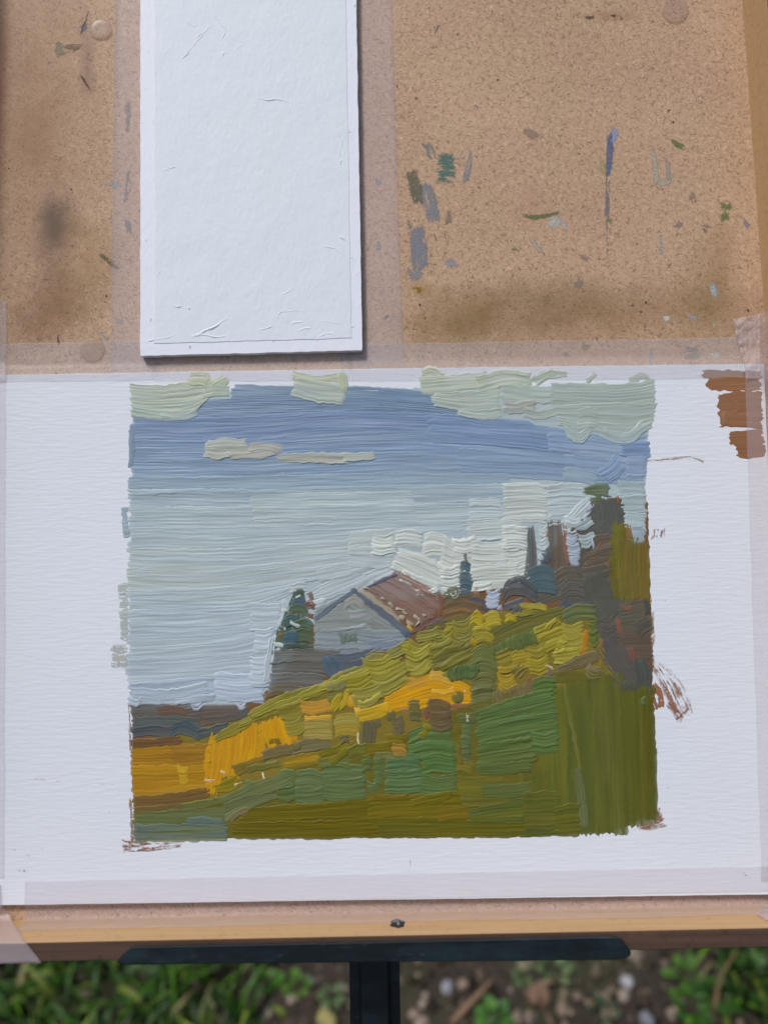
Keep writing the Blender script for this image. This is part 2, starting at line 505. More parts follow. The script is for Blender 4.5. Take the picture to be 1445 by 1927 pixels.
def stroke(parent, origin, top, bot, col, base_h=ZP, t=0.26, ridge=0.42, rw=6.0, rag=3.5, side=2.2, mix=0.11,
           dry=0.0, lip=0.28, end=0.32, streak=0.11, col2=None, name='brush_stroke', mat=None, du=4.0, dv=1.25, alpha=False, sub=None,
           sink=0.05, kind=None):
    NSTROKE[0] += 1
    if name == 'brush_stroke':
        _w = np.linalg.norm(np.asarray(top) - np.asarray(bot), axis=1).max(); _l = np.linalg.norm(np.diff(np.asarray(top), axis=0), axis=1).sum()
        name = 'paint_fleck' if max(_w, _l) < 22 else ('paint_dab' if _l < 2.2 * _w or _l < 46 else 'brush_stroke')
    sd = NSTROKE[0] * 17.31
    top = np.asarray(top); bot = np.asarray(bot)
    L = max(np.linalg.norm(np.diff(top, axis=0), axis=1).sum(), np.linalg.norm(np.diff(bot, axis=0), axis=1).sum())
    Wd = np.linalg.norm(top - bot, axis=1)
    Wm = Wd.max()
    nu = int(max(6, L / du)); nv = int(max(5, Wm / dv))
    u = np.linspace(0, 1, nu)[:, None]; v = np.linspace(0, 1, nv)[None, :]
    vp = v * Wm
    us = rag / L * (vnoise(vp / 4.0 + sd, 0 * vp + 3.3) + 0.6 * vnoise(vp / 13.0 + sd, 0 * vp + 9.1))
    ue = rag / L * (vnoise(vp / 4.0 + sd, 0 * vp + 31.3) + 0.6 * vnoise(vp / 13.0 + sd, 0 * vp + 57.1))
    uu = us + u * (1 + ue - us)
    up = u * L
    wt = side * vnoise(up / 9.0 + sd, 0 * up + 5) * (v < 0.5) * (1 - 2 * np.minimum(v, .5)) / np.maximum(Wm, 1)
    wb = side * vnoise(up / 9.0 + sd, 0 * up + 77) * (v > 0.5) * (2 * np.maximum(v, .5) - 1) / np.maximum(Wm, 1)
    vv = v + wt + wb
    P = sample(top, uu) * (1 - vv[..., None]) + sample(bot, uu) * vv[..., None]
    x, y = P[..., 0], P[..., 1]
    # bristle furrows
    wob = 2.2 * vnoise(up / 70 + sd, vp / 40) + 0.8 * vnoise(up / 22 + sd, vp / 25)
    vb = vp + wob
    b1 = vnoise(vb / (rw * 0.5) + sd, up / 90)
    b2 = vnoise(vb / (rw * 1.4) + sd + 40, up / 130)
    b3 = vnoise(vb / (rw * 0.27) + sd + 80, up / 45)
    Bz = 0.55 * b1 + 0.30 * b2 + 0.42 * b3
    dvp = np.minimum(v, 1 - v) * Wm
    dus = u * L; due = (1 - u) * L
    ed = np.clip(np.minimum(dvp / 1.6, np.minimum(dus, due) / 2.0), 0, 1)
    ed = ed * (2 - ed)
    lm = 0.55 + 0.9 * vnoise(up / 25 + sd, 0 * vp + np.where(v < .5, 11.0, 22.0))
    lp = lip * np.clip(lm, 0, 1.3) * np.exp(-((dvp - 2.2) / 1.3) ** 2)
    lp = lp + end * np.clip(0.4 + vnoise(vp / 7 + sd, 0 * up + 1.7), 0, 1.2) * np.exp(-((due - 3.5) / 2.0) ** 2)
    # what is under
    gx = np.clip(((x - GX0) / GS).astype(int), 0, GW - 1); gy = np.clip(((y - GY0) / GS).astype(int), 0, GH - 1)
    x0, x1 = max(gx.min() - 6, 0), min(gx.max() + 7, GW); y0, y1 = max(gy.min() - 6, 0), min(gy.max() + 7, GH)
    sub_h = blur(HG[y0:y1, x0:x1], 2)
    under = sub_h[gy - y0, gx - x0]
    sub_c = CG[y0:y1, x0:x1]
    for _ in range(1): sub_c = blur(sub_c, 3)
    uc = sub_c[gy - y0, gx - x0]
    th = t * 0.62
    amp = (0.14 + 0.36 * min(t, .5)) * ridge / 0.5
    if t < .08: amp = t * .6
    z = under * 0.9 + np.maximum(th * (1 + .55 * lp) + amp * Bz, 0.012) * ed
    per = np.zeros_like(z, bool); per[0] = per[-1] = True; per[:, 0] = per[:, -1] = True
    z = np.where(per, np.maximum(under * 0.9 - sink, -sink), z)
    # pigment
    base = pig(col); c = np.ones(x.shape + (3,)) * base
    if col2 is not None:
        k = np.clip(0.5 + 0.9 * vnoise(vb / 9 + sd, up / 120 + 3) + 0.3 * b1, 0, 1)[..., None]
        c = c * (1 - k) + pig(col2) * k
    c = c * (1 + streak * (0.7 * b2 + 0.5 * b1 + 0.5 * vnoise(up / 45 + sd, vp / 18)))[..., None]
    mk = np.clip(mix * (1 + 1.2 * vnoise(vb / 5 + sd + 9, up / 60)) + 0.25 * np.exp(-np.minimum(dvp, dus) / 2.5) * (mix > 0), 0, 0.8)[..., None]
    c = np.clip(c * (1 - mk) + uc * mk, 0.002, 0.95)
    q = B(x, y, base_h)
    q[..., 2] = base_h + z * 0.001
    idx = np.arange(nu * nv).reshape(nu, nv)
    fq = np.stack([idx[:-1, :-1], idx[1:, :-1], idx[1:, 1:], idx[:-1, 1:]], -1).reshape(-1, 4)
    m = 0.5 + 0.55 * vnoise(vb / 2.4 + sd, up / 26) + 0.25 * vnoise(x / 3 + sd, y / 3) + 0.35 * vnoise(x / 16, y / 16 + sd)
    al = None
    if alpha:
        soft = np.clip(np.minimum(dvp / (2.0 + .12 * Wm), np.minimum(dus, due) / 6.0), 0, 1)
        al = (np.clip((m - dry) * 3.0 + .2, 0, 1) * soft).reshape(-1)
    elif dry > 0:
        mc = (m[:-1, :-1] + m[1:, 1:]) / 2
        keep = (mc > dry).reshape(-1)
        fq = fq[keep]
    o = mesh_obj(name, q.reshape(-1, 3), fq, mat or M_PAINT, parent, origin, True, c.reshape(-1, 3), kind, al)
    if dry < 0.2 and not alpha:
        # lay it into the height and colour maps, sampled densely enough to leave no holes
        ku = int(max(1, math.ceil(L / nu / 1.4))); kv = int(max(1, math.ceil(Wm / nv / 1.4)))
        def up2(a):
            n0 = a.shape[0]; i0 = np.linspace(0, n0 - 1, n0 * ku); lo = np.minimum(i0.astype(int), n0 - 2); f = (i0 - lo).reshape((-1,) + (1,) * (a.ndim - 1))
            a = a[lo] * (1 - f) + a[lo + 1] * f
            n1 = a.shape[1]; i1 = np.linspace(0, n1 - 1, n1 * kv); l1 = np.minimum(i1.astype(int), n1 - 2); g = (i1 - l1).reshape((1, -1) + (1,) * (a.ndim - 2))
            return a[:, l1] * (1 - g) + a[:, l1 + 1] * g
        X2, Y2, Z2, C2 = up2(x), up2(y), up2(z), up2(c)
        gx = np.clip(((X2 - GX0) / GS).astype(int), 0, GW - 1); gy = np.clip(((Y2 - GY0) / GS).astype(int), 0, GH - 1)
        np.maximum.at(HG, (gy, gx), Z2)
        CG[gy, gx] = C2
    return o

def ribbon(path, wd, flat=1.0):
    p = parse(path)
    if flat < 1 and len(p) == 3:
        m_ = ((p[0][0] + p[2][0]) / 2, (p[0][1] + p[2][1]) / 2)
        p[1] = tuple(m_[i] + (p[1][i] - m_[i]) * flat for i in (0, 1))
    L = sum(math.dist(a, b) for a, b in zip(p, p[1:]))
    n = int(max(8, L / 4))
    c = catmull(p, n)
    tn = np.gradient(c, axis=0); tn /= np.linalg.norm(tn, axis=1)[:, None] + 1e-9
    nr = np.stack([-tn[:, 1], tn[:, 0]], 1)
    if L < 2.6 * np.max(wd):
        ch = c[-1] - c[0]; ch = ch / (np.linalg.norm(ch) + 1e-9); nr = np.repeat(np.array([[-ch[1], ch[0]]]), n, 0)
    if np.isscalar(wd): ww = np.full(n, float(wd))
    else: ww = np.interp(np.linspace(0, 1, n), np.linspace(0, 1, len(wd)), wd)
    return c - nr * ww[:, None] / 2, c + nr * ww[:, None] / 2

def band(top, bot):
    tp, bp = parse(top), parse(bot)
    L = max(sum(math.dist(a, b) for a, b in zip(p, p[1:])) for p in (tp, bp))
    n = int(max(8, L / 4))
    return catmull(tp, n), catmull(bp, n)

# ================================================================== panels
# the painted panel -------------------------------------------------
PAN = dict(tl=(-22, 706.2), tr=(1436.5, 684.5), br=(1478, 1682.5), bl=(-52, 1704))
M_CANVAS = mat_canvas('white_canvas', (0.71, 0.745, 0.80), (0.68, 0.72, 0.78))
def panel_mesh(corners, h0, h1, nx, ny, wob=0.4, bow=0.0):
    tl, tr, br, bl = [np.array(corners[k], float) for k in ('tl', 'tr', 'br', 'bl')]
    V = []; Fc = []
    for j in range(ny + 1):
        for i in range(nx + 1):
            s, t = i / nx, j / ny
            p = (tl * (1 - s) + tr * s) * (1 - t) + (bl * (1 - s) + br * s) * t
            e = float(j in (0, ny) or i in (0, nx))
            p = p + e * wob * np.array([vnoise(j * 0.7 + 3, i * 0.37), vnoise(i * 0.7 + 9, j * 0.21)])
            if j == 0: p[1] -= bow * math.sin(math.pi * s)
            V.append(B(p[0], p[1], h1))
    V = np.array(V); n = len(V)
    bot = V.copy(); bot[:, 2] = h0
    id_ = lambda i, j: j * (nx + 1) + i
    # slightly eased front edge
    ring = [id_(i, 0) for i in range(nx)] + [id_(nx, j) for j in range(ny)] + [id_(i, ny) for i in range(nx, 0, -1)] + [id_(0, j) for j in range(ny, 0, -1)]
    for j in range(ny):
        for i in range(nx):
            Fc.append((id_(i, j), id_(i, j + 1), id_(i + 1, j + 1), id_(i + 1, j)))
    ringv = bot[ring]
    m = len(ring)
    V = np.vstack([V, ringv])
    for k in range(m):
        a, b = ring[k], ring[(k + 1) % m]
        Fc.append((a, b, n + (k + 1) % m, n + k))
    Fc.append(tuple(n + k for k in range(m)))
    return V, Fc
PO = B(722.0, 1690.0, 0.0)
painting = board_thing('landscape_painting', PO, 'oil sketch of a grey house on a yellow hill, on a white canvas panel', 'painting')
v, f = panel_mesh(PAN, 0.0006, ZP, 120, 80, 0.35, 1.5)
canvas = part('canvas_panel', v, f, M_CANVAS, painting, PO, smooth=False)
for p_ in canvas.data.polygons:
    if p_.index >= 120 * 80: p_.use_smooth = False

PARTS = {}
def base_part(name, top, bot, col, **k):
    """a thin first coat; the strokes laid over it are its sub-parts"""
    a, b = band(top, bot)
    kw = dict(t=0.05, ridge=0.5, mix=0.0, lip=0.0, end=0.0, rag=5, side=3, dv=4, du=6, streak=0.12); kw.update(k)
    o = stroke(painting, PO, a, b, col, name=name, **kw)
    PARTS[name] = o
    return o
def S(pn, path, wd, col, **k):
    fl = {'painted_sky': .5, 'painted_field': .55, 'painted_hill': .8}.get(pn, 1.0)
    a, b = ribbon(path, wd, fl)
    if pn in ('painted_field', 'painted_hill') and k.get('t', 0) >= .28:
        a, b = ribbon(path, wd * 1.16 if np.isscalar(wd) else [q * 1.12 for q in wd], fl)
    if k.get('mix', 1) == 0 and k.get('dry', 0) >= .2: k.update(alpha=True, mat=M_SMEAR, dry=k['dry'] - .06)
    return stroke(PARTS[pn], PO, a, b, col, **k)
def Q(pn, top, bot, col, **k):
    a, b = band(top, bot)
    return stroke(PARTS[pn], PO, a, b, col, **k)

# ---- first coats
base_part('underpainting', '246,1318 520,1215 700,1105 900,1100 1050,1000 1222,940', '252,1578 600,1578 1000,1572 1236,1540', '77593C', rag=2)
base_part('painted_sky', '247,735 600,735 900,725 1226,730', '243,1325 480,1318 620,1150 900,1110 1214,1000', 'A9B8BC', rag=2)

# rust ground showing at the picture's margins
R1 = '9A6038'
S('underpainting', '243,1322 245,1370 246,1420', 7, R1, t=.05, dry=.25, mix=0)
S('underpainting', '246,1500 248,1545 250,1585', 7, R1, t=.05, dry=.35, mix=0)
S('underpainting', '228,1592 290,1590 352,1582', (26, 22, 12), R1, t=.04, dry=.62, mix=0, rag=2)
S('underpainting', '228,1603 290,1600 345,1592', 5, R1, t=.05, dry=.2, mix=0)
S('underpainting', '1239,992 1237,1017', 30, '9C6A48', t=.04, dry=.45, mix=0, rw=4, rag=5)
S('underpainting', '1224,1240 1262,1290 1290,1350', (20, 42, 40), 'A06A44', t=.04, dry=.62, mix=0, rw=4, rag=8)
S('underpainting', '1226,1285 1236,1310 1240,1335', (14, 30, 20), '9E6844', t=.05, dry=.12, mix=0)
S('underpainting', '1262,1318 1290,1352', 30, 'A06A44', t=.04, dry=.6, mix=0, rag=8)
S('underpainting', '1268,1358 1292,1335', 9, '96603C', t=.06, dry=.3, mix=0)
S('underpainting', '1196,1552 1225,1548 1250,1535', (22, 30, 42), '9A6440', t=.05, dry=.2, mix=0)
S('underpainting', '1198,1540 1238,1528', 18, 'A27A4A', t=.05, dry=.4, mix=0)
S('underpainting', '1226,1150 1227,1210 1228,1260', 10, 'A07858', t=.05, dry=.45, mix=0, rw=3)
S('underpainting', '1216,1020 1220,1090 1222,1140', 8, 'A07840', t=.05, dry=.4, mix=0, rw=3)
S('painted_sky', '1214,868 1260,864 1300,862 1326,868', (4, 6, 8, 12), '9A7C54', t=.05, dry=.42, mix=0, rag=3)
# the colour-test patch in the panel's corner
PARTS['test_patch'] = stroke(painting, PO, *band('1348,742 1400,735 1434,738', '1352,804 1395,806 1436,808'), '9C6A42', t=.10, mix=0, name='test_patch', rw=9, col2='94623A')
S('test_patch', '1320,704 1380,706 1432,706', (18, 20, 18), '966A4A', t=.07, mix=0)
S('test_patch', '1330,722 1390,722 1433,722', (30, 26, 26), '98663C', t=.08, mix=0, rag=6)
S('test_patch', '1369,825 1400,822 1436,822', (26, 26, 28), '98653A', t=.08, mix=0)
S('test_patch', '1385,848 1436,846', 32, '966238', t=.08, mix=0, rag=8)
S('test_patch', '1362,772 1364,800', 10, '9E6C42', t=.12, mix=0)
S('test_patch', '1378,752 1390,768 1376,778', 8, '9C6A40', t=.14, mix=.1)

# ---- sky: blue upper band
SK = 'painted_sky'
kb = dict(t=.15, ridge=.5, rw=6, rag=5, lip=.06, end=.2, side=1.2)
Q(SK, '436,722 560,726 680,726 806,735', '430,765 600,762 700,768 812,778', '7E97AC', col2='7690AA', **kb)
Q(SK, '380,752 520,748 700,748 860,758', '250,802 450,795 700,785 880,800', '8299B6', col2='7F96B0', **kb)
Q(SK, '247,780 420,785 620,774 860,780 1000,792', '249,835 420,836 650,816 880,822 1010,838', '8499B8', col2='7C94B4', **kb)
Q(SK, '248,828 450,826 700,812 900,812 1060,822', '246,872 450,868 700,858 900,866 1065,880', '889FBA', col2='8198B6', **kb)
Q(SK, '245,862 450,862 700,852 900,850 1180,872', '244,905 450,904 700,896 900,898 1190,914', '90A8BE', col2='8AA2BA', **kb)
Q(SK, '242,896 450,896 700,890 960,888', '240,928 450,928 700,920 960,918', '9BB0BE', col2='93AABC', **kb)
Q(SK, '805,782 900,790 1000,798 1080,810', '810,835 900,838 1000,848 1085,858', '859CBA', col2='7F97B8', **kb)
Q(SK, '1025,806 1090,812 1160,820 1215,815', '1030,850 1090,856 1160,862 1220,860', '90A6BF', **kb)
Q(SK, '1080,850 1150,856 1217,862', '1085,900 1150,904 1214,908', '93A8BE', **kb)
Q(SK, '860,842 960,846 1060,856 1140,862', '865,890 960,892 1060,898 1140,906', '8EA5BD', **kb)
S(SK, '1166,843 1195,846 1222,846', (28, 32, 30), '7F97BA', t=.3, rag=4)
S(SK, '1175,878 1215,880', 42, '94A9C2', t=.24)
S(SK, '1132,900 1150,892 1168,868', 34, '8CA3C0', t=.3, rw=5)
S(SK, '1060,890 1110,896 1125,905', 26, '9DB2C0', t=.22)
S(SK, '246,800 252,840 246,880', 12, '8298A8', t=.16, dry=.1)
S(SK, '250,930 380,920 470,925', 9, '9DB0BC', t=.3)

# ---- sky: pale lower field
kp = dict(t=.15, ridge=.5, rw=6, rag=5, mix=.12, lip=.06, end=.2, side=1.2)
LS = [
 ('241,920 450,922 700,914 960,910', '240,962 450,966 700,958 960,950', 'AAB9BE', 'A4B6BF'),
 ('242,952 450,952 700,948 900,946', '241,1000 450,1004 700,996 905,990', 'AFBCBC', 'A8B8BD'),
 ('470,930 620,926 780,925', '476,985 620,984 785,980', 'B0BCBA', 'ABBABD'),
 ('242,992 450,990 660,982 870,978', '241,1040 450,1040 660,1030 875,1018', 'AEBCBE', 'AAB9BE'),
 ('241,1030 420,1032 560,1022 720,1008', '240,1078 420,1080 560,1068 725,1052', 'B0BBB8', 'ABB9BC'),
 ('240,1068 400,1068 560,1055 690,1040', '240,1120 400,1122 560,1098 700,1078', 'B1BCBA', 'ACBABD'),
 ('240,1110 400,1106 500,1098 580,1088', '240,1160 380,1160 470,1152 560,1112', 'AFBCBD', 'AAB9C0'),
 ('240,1148 360,1142 470,1136 545,1130', '240,1205 360,1202 450,1196 530,1178', 'AEBCC2', 'A9B8C0'),
 ('240,1195 340,1190 440,1184 525,1170', '240,1252 340,1250 440,1240 515,1222', 'B0BDC2', 'AAB9C1'),
 ('240,1242 340,1238 430,1228 512,1218', '240,1296 340,1292 430,1284 506,1274', 'B0BDC4', 'ABBAC4'),
 ('241,1285 320,1278 410,1268 500,1264', '243,1328 300,1330 400,1318 496,1324', 'B0BECA', 'A9B9C8'),
]
for a, b, c, c2 in LS: Q(SK, a, b, c, col2=c2, **kp)
S(SK, '405,1290 450,1300 500,1290', 55, 'B2BFCB', t=.34, rw=5, rag=5)
S(SK, '250,1310 310,1322 395,1298', 34, 'AFBDC9', t=.28)
S(SK, '470,1160 500,1166 530,1160', 55, 'B2BEC4', t=.32, rw=5)
S(SK, '478,1215 495,1222 515,1214', 66, 'B3BFC6', t=.36, rw=5, rag=5)
S(SK, '470,1262 488,1270 508,1262', 58, 'B4C0C8', t=.40, rw=5, rag=5)
S(SK, '535,1128 545,1150 528,1185', (12, 18, 22), 'B6C1C5', t=.42)
S(SK, '515,1195 508,1240 502,1285', (14, 16, 18), 'B7C2C8', t=.46)
S(SK, '545,1108 562,1102 580,1106', 18, 'B4BFC0', t=.4)
S(SK, '575,1125 600,1118 660,1095 700,1072', (16, 34, 40, 34), 'B4BEBE', col2='AFBABD', t=.30, rag=4)
S(SK, '582,1138 600,1140 615,1128', 16, 'BAC5C6', t=.5)
S(SK, '595,1086 680,1066 720,1052', 26, 'B0BCBE', t=.24)
S(SK, '690,1092 715,1082 745,1068', 26, 'B4BEBE', t=.34)
S(SK, '655,1018 700,1012 745,1012', 36, 'B2BDBC', t=.22)
S(SK, '655,1046 700,1052 742,1050', 40, 'B3BEBE', t=.26)
# sky: left margin dabs, thin and broken
S(SK, '229,984 243,983', 58, 'A2B4BE', t=.10, dry=.06, mix=0, rag=2)
S(SK, '222,1128 243,1127', 62, 'AEB9B4', t=.08, dry=.18, mix=0, rag=2)
S(SK, '225,1180 243,1180', 50, 'AAB4B0', t=.10, dry=.12, mix=0, rag=2)
S(SK, '207,1236 242,1234', 50, 'B2B6AE', t=.07, dry=.26, mix=0, rag=2)
# sky: warm light impasto over the trees and the roof
WL = 'C3C9C2'
for path, wd, c, t_ in [
 ('944,948 985,944 1030,948', 68, 'BAC1BC', .30), ('1028,952 1060,944 1102,950', 72, 'AEBBBC', .28),
 ('1068,988 1090,968 1112,942', (30, 32, 22), 'B3BEC0', .36), ('880,965 915,962 946,966', 50, 'B0BDBE', .22),
 ('880,1002 935,996 985,1000', 36, 'B8C2BF', .3), ('700,1022 720,1030 742,1022', 36, 'C2C9C2', .40),
 ('740,1016 765,1010 796,1016', 30, 'BFC7C1', .38), ('795,1030 815,1018 842,1030', 42, 'C2C8BF', .40),
 ('742,1050 785,1062 840,1092', (46, 50, 46), 'C1C8BF', .42), ('752,1080 790,1098 826,1112', (22, 26, 24), 'C3C9C1', .46),
 ('828,1040 850,1060 880,1048', 60, 'C3C8BF', .44), ('830,1092 848,1098 866,1090', 52, 'C5CAC2', .50),
 ('850,1024 872,1034 898,1018', 26, 'C4C9C2', .46), ('884,1048 915,1054 955,1050', 58, 'C2C8C0', .46),
 ('950,1046 968,1052 992,1040', 92, 'BFC6BE', .42), ('884,1090 925,1084 978,1082', 44, 'C0C6BD', .48),
 ('888,1106 900,1112 925,1102', 14, 'C6CBC4', .5), ('946,1012 968,1008 995,1014', 40, 'BEC6C0', .36),
 ('1060,985 1075,1000 1092,988', 30, 'B2BEC0', .40)]:
    S(SK, path, wd * 1.1 if np.isscalar(wd) else wd, '%02X%02X%02X' % tuple(min(255, int(int(c[i:i+2], 16) * 1.015)) for i in (0, 2, 4)), t=t_, rw=5, rag=4, ridge=.62)
S(SK, '846,1122 856,1126 862,1112', (10, 16, 12), 'C8CDC6', t=.6)
S(SK, '780,1116 805,1118 826,1110', 12, 'C8CCC4', t=.5)
# sky: right-hand edge beside the tall tree
for path, wd, c in [('1160,922 1190,920 1214,924', 34, 'A2B2B6'), ('1168,950 1195,950 1216,948', 36, 'A4B4B4'),
                    ('1172,980 1196,980 1216,984', 34, 'A6B6B6'), ('1186,1006 1200,1006 1213,1006', 34, 'A0B2BC')]:
    S(SK, path, wd, c, t=.30, rw=5, rag=4)

# ---- clouds
PARTS['painted_cloud'] = stroke(painting, PO, *band('242,720 300,724 380,712 430,716', '247,785 300,792 350,790 382,762'), 'AFB8A4', t=.22, name='painted_cloud', col2='A8B5A8', rag=4)
CL = 'painted_cloud'
S(CL, '355,712 385,714 392,722', 28, 'B4BB9F', t=.2, dry=.08)
S(CL, '400,732 415,720 428,712', (30, 26, 18), 'AEB89F', t=.24)
S(CL, '300,782 340,786 372,776', 14, 'A6B4B0', t=.2)
S(CL, '380,742 400,736 430,735', 22, 'A9B5A6', t=.2)
S(CL, '548,706 600,718 652,712', (18, 24, 30), 'B2BA9F', t=.2, dry=.05)
S(CL, '552,726 600,738 650,745', (38, 44, 40), 'B0B9A8', t=.30, col2='AAB5AC')
S(CL, '640,700 647,725 648,740', 16, 'AFB79A', t=.26)
S(CL, '792,708 812,700 836,714', 26, 'B4BBA0', t=.2, dry=.08)
S(CL, '790,728 860,722 915,716', (34, 40, 36), 'AEB7A4', t=.28, col2='A9B4A6')
S(CL, '815,752 880,756 940,752', (28, 40, 42), 'ABB6AA', t=.28)
S(CL, '860,776 905,782 945,778', (14, 20, 22), 'AAB6AC', t=.32)
S(CL, '898,724 950,712 1000,716', 34, 'AAB5A2', t=.26)
S(CL, '1005,720 1025,705 1066,704', (20, 18, 14), 'A6B29F', t=.24)
S(CL, '1010,716 1040,700', 16, 'A4B0A0', t=.22)
S(CL, '940,738 985,742 1040,744', 34, 'A8B4AA', t=.28)
S(CL, '945,764 975,768 1008,760', 24, 'A3A59C', t=.34)
S(CL, '985,776 1015,780 1045,772', 22, 'A6B1A8', t=.26)
Q(CL, '1035,720 1110,720 1170,722 1228,712', '1040,770 1110,772 1170,772 1236,765', 'A3AFA6', t=.18, col2='A0ADA4')
Q(CL, '1040,762 1110,760 1180,758 1236,758', '1048,800 1110,812 1180,820 1226,806', 'A4B0A6', t=.2, col2='A2AFA8')
S(CL, '1100,718 1112,712 1120,705', 12, 'A5B0A0', t=.2, dry=.1)
S(CL, '1180,716 1205,708 1222,712', (10, 18, 12), 'A5B0A0', t=.2)
S(CL, '1062,808 1090,822 1112,802', 30, 'A9B6AF', t=.36, rw=5)
S(CL, '1085,790 1105,786 1125,790', 40, 'A8B5AC', t=.28, rw=5)
S(CL, '1130,812 1175,826 1215,800', 22, 'A2B0AC', t=.26)
# the small cloud
S(CL, '388,842 420,834 465,836', 20, 'AEB5A8', t=.36)
S(CL, '388,850 425,848 470,848', 20, 'ACB2A4', t=.30)
S(CL, '385,855 410,860 440,854', 12, 'AFB4A4', t=.36)
S(CL, '430,858 480,856 520,846', (14, 18, 22), 'ADACA0', t=.40)
S(CL, '470,842 500,840 530,846', 16, 'A9A99E', t=.3)
S(CL, '520,862 590,862 655,864', (14, 22, 22), 'B0B1A2', t=.36, col2='A8ABA0')
S(CL, '645,862 680,860 704,856', (18, 18, 16), 'AAB0A6', t=.34, rw=4)

# ---- house
PARTS['painted_house'] = stroke(painting, PO, *band('592,1150 630,1128 668,1108', '588,1222 620,1228 690,1244'), '848D8A', t=.16, name='painted_house')
HO = 'painted_house'
S(HO, '640,1130 690,1170 755,1200', (34, 62, 40), '868F8C', t=.18)
S(HO, '590,1172 640,1168 700,1172', 34, '868F8B', t=.2)
S(HO, '592,1205 640,1206 700,1204', 36, '889290', t=.2, col2='87929A')
S(HO, '660,1190 710,1198 765,1196', 26, '88959C', t=.24, col2='8A938F')
S(HO, '690,1215 720,1214 748,1204', 22, '8793A4', t=.22)
S(HO, '640,1232 680,1232 720,1218', 18, '7E8894', t=.22)
S(HO, '645,1140 668,1128 686,1142', 20, '97958C', t=.26, rw=4)
S(HO, '655,1158 670,1158 690,1152', 18, '929699', t=.26, rw=4)
S(HO, '598,1188 640,1184 690,1178', 8, '979DA0', t=.28)
S(HO, '655,1190 657,1212', (40, 30), '667269', t=.24, rw=4, rag=4)
S(HO, '590,1168 625,1140 670,1110', (14, 10, 7), '5E6C7C', t=.26, rag=3)
S(HO, '664,1108 712,1148 775,1198', (9, 13, 15), '5C6A7C', t=.28, rw=4)
S(HO, '760,1190 772,1196', 14, '59657A', t=.26)
# roof
S(HO, '684,1108 730,1138 790,1176', (16, 20, 14), '83665A', t=.20, rw=5)
S(HO, '698,1100 750,1132 806,1168', 22, '8A6E62', t=.22, rw=5, col2='7E665C')
S(HO, '714,1092 765,1124 816,1156', 22, '8C7469', t=.24, rw=5, col2='80685E')
S(HO, '732,1084 785,1112 826,1142', 24, '8E766C', t=.24, rw=5, col2='84695E')
S(HO, '748,1080 795,1106 832,1128', 14, '8A6E64', t=.20, rw=4)
S(HO, '684,1108 715,1094 748,1078', (5, 8, 7), '5C6478', t=.26)
S(HO, '775,1098 800,1114 822,1122', 5, 'A07058', t=.24)
S(HO, '826,1116 832,1138 826,1160', (10, 12, 10), '88553A', t=.22)
S(HO, '780,1186 800,1176 825,1160', (12, 16, 10), '775549', t=.22)
S(HO, '670,1108 700,1126 732,1150 752,1168', (7, 11, 11, 8), 'A6A28C', t=.34, rw=3, ridge=.7)
for path, wd, c in [('680,1106 692,1107 700,1111', 3, 'A29C88'), ('704,1113 712,1118', 4, 'A29C88'), ('718,1124 726,1130', 4, 'A29C88'), ('730,1134 742,1144', 5, 'A29C88'), ('744,1148 752,1146 760,1150', 6, 'B2AE9A'),
    ('758,1150 768,1156', 6, 'ACA894'), ('752,1160 762,1166', 7, 'B0AC8E'), ('776,1160 786,1162 792,1170', 5, 'B2AE9A'), ('764,1170 776,1178', 8, 'AEAA90'), ('782,1178 790,1172', 5, 'BDB8A0'), ('796,1158 806,1160', 4, 'A89C8C')]:
    S(HO, path, wd, c, t=.6, rag=4, side=3)
S(HO, '764,1178 774,1186', 7, 'C09A28', t=.4)
S(HO, '806,1180 822,1172 840,1166', (9, 10, 9), '4E5464', t=.36)
S(HO, '772,1192 800,1184', 6, '6A5148', t=.28)

# ---- trees
base_part('painted_tree', '1000,1080 1060,1010 1130,940 1170,935', '1010,1140 1080,1140 1150,1290 1224,1290', '5C5A50', t=.10)
TR = 'painted_tree'
# little fir left of the house
S(TR, '564,1110 556,1160 546,1222', (18, 46, 72), '4A5A48', t=.14)
for path, wd, c in [('556,1116 566,1114 574,1118', 14, '4C5C4A'), ('548,1136 562,1130 576,1136', 16, '4C6272'),
    ('542,1150 560,1144 580,1152', 18, '55664A'), ('534,1172 548,1166 562,1174', 24, '4C6A66'),
    ('552,1178 572,1172 588,1178', 20, '4E6048'), ('550,1200 570,1194 590,1200', 26, '56644A'),
    ('532,1204 548,1200 562,1206', 26, '476472'), ('526,1220 550,1214 588,1220', 12, '4C5A4C')]:
    S(TR, path, wd, c, t=.34, rw=4, rag=4, lip=.8)
for path, wd, c in [('583,1114 588,1130', 9, '6E4C38'), ('574,1142 584,1138 594,1142', 14, '7A4E38'), ('578,1160 592,1158', 9, '7E5038'),
    ('524,1192 532,1200', 12, '77683A'), ('546,1156 554,1158', 6, 'A0643C'), ('582,1128 590,1146', 8, '7E5A40')]:
    S(TR, path, wd, c, t=.26)
for path, wd in [('558,1124 568,1121', 6), ('547,1172 562,1178', 8), ('531,1150 541,1148', 6), ('514,1212 532,1216', 8)]:
    S(TR, path, wd, 'C6CECB', t=.55)
# cypress
S(TR, '874,1036 877,1062', (5, 10), '62605E', t=.28)
for path, wd, c in [('866,1070 874,1066 884,1070', 24, '4A666E'), ('862,1090 874,1086 887,1092', 24, '46626C'), ('862,1110 874,1106 886,1112', 22, '4A6068')]:
    S(TR, path, wd, c, t=.30, rw=4)
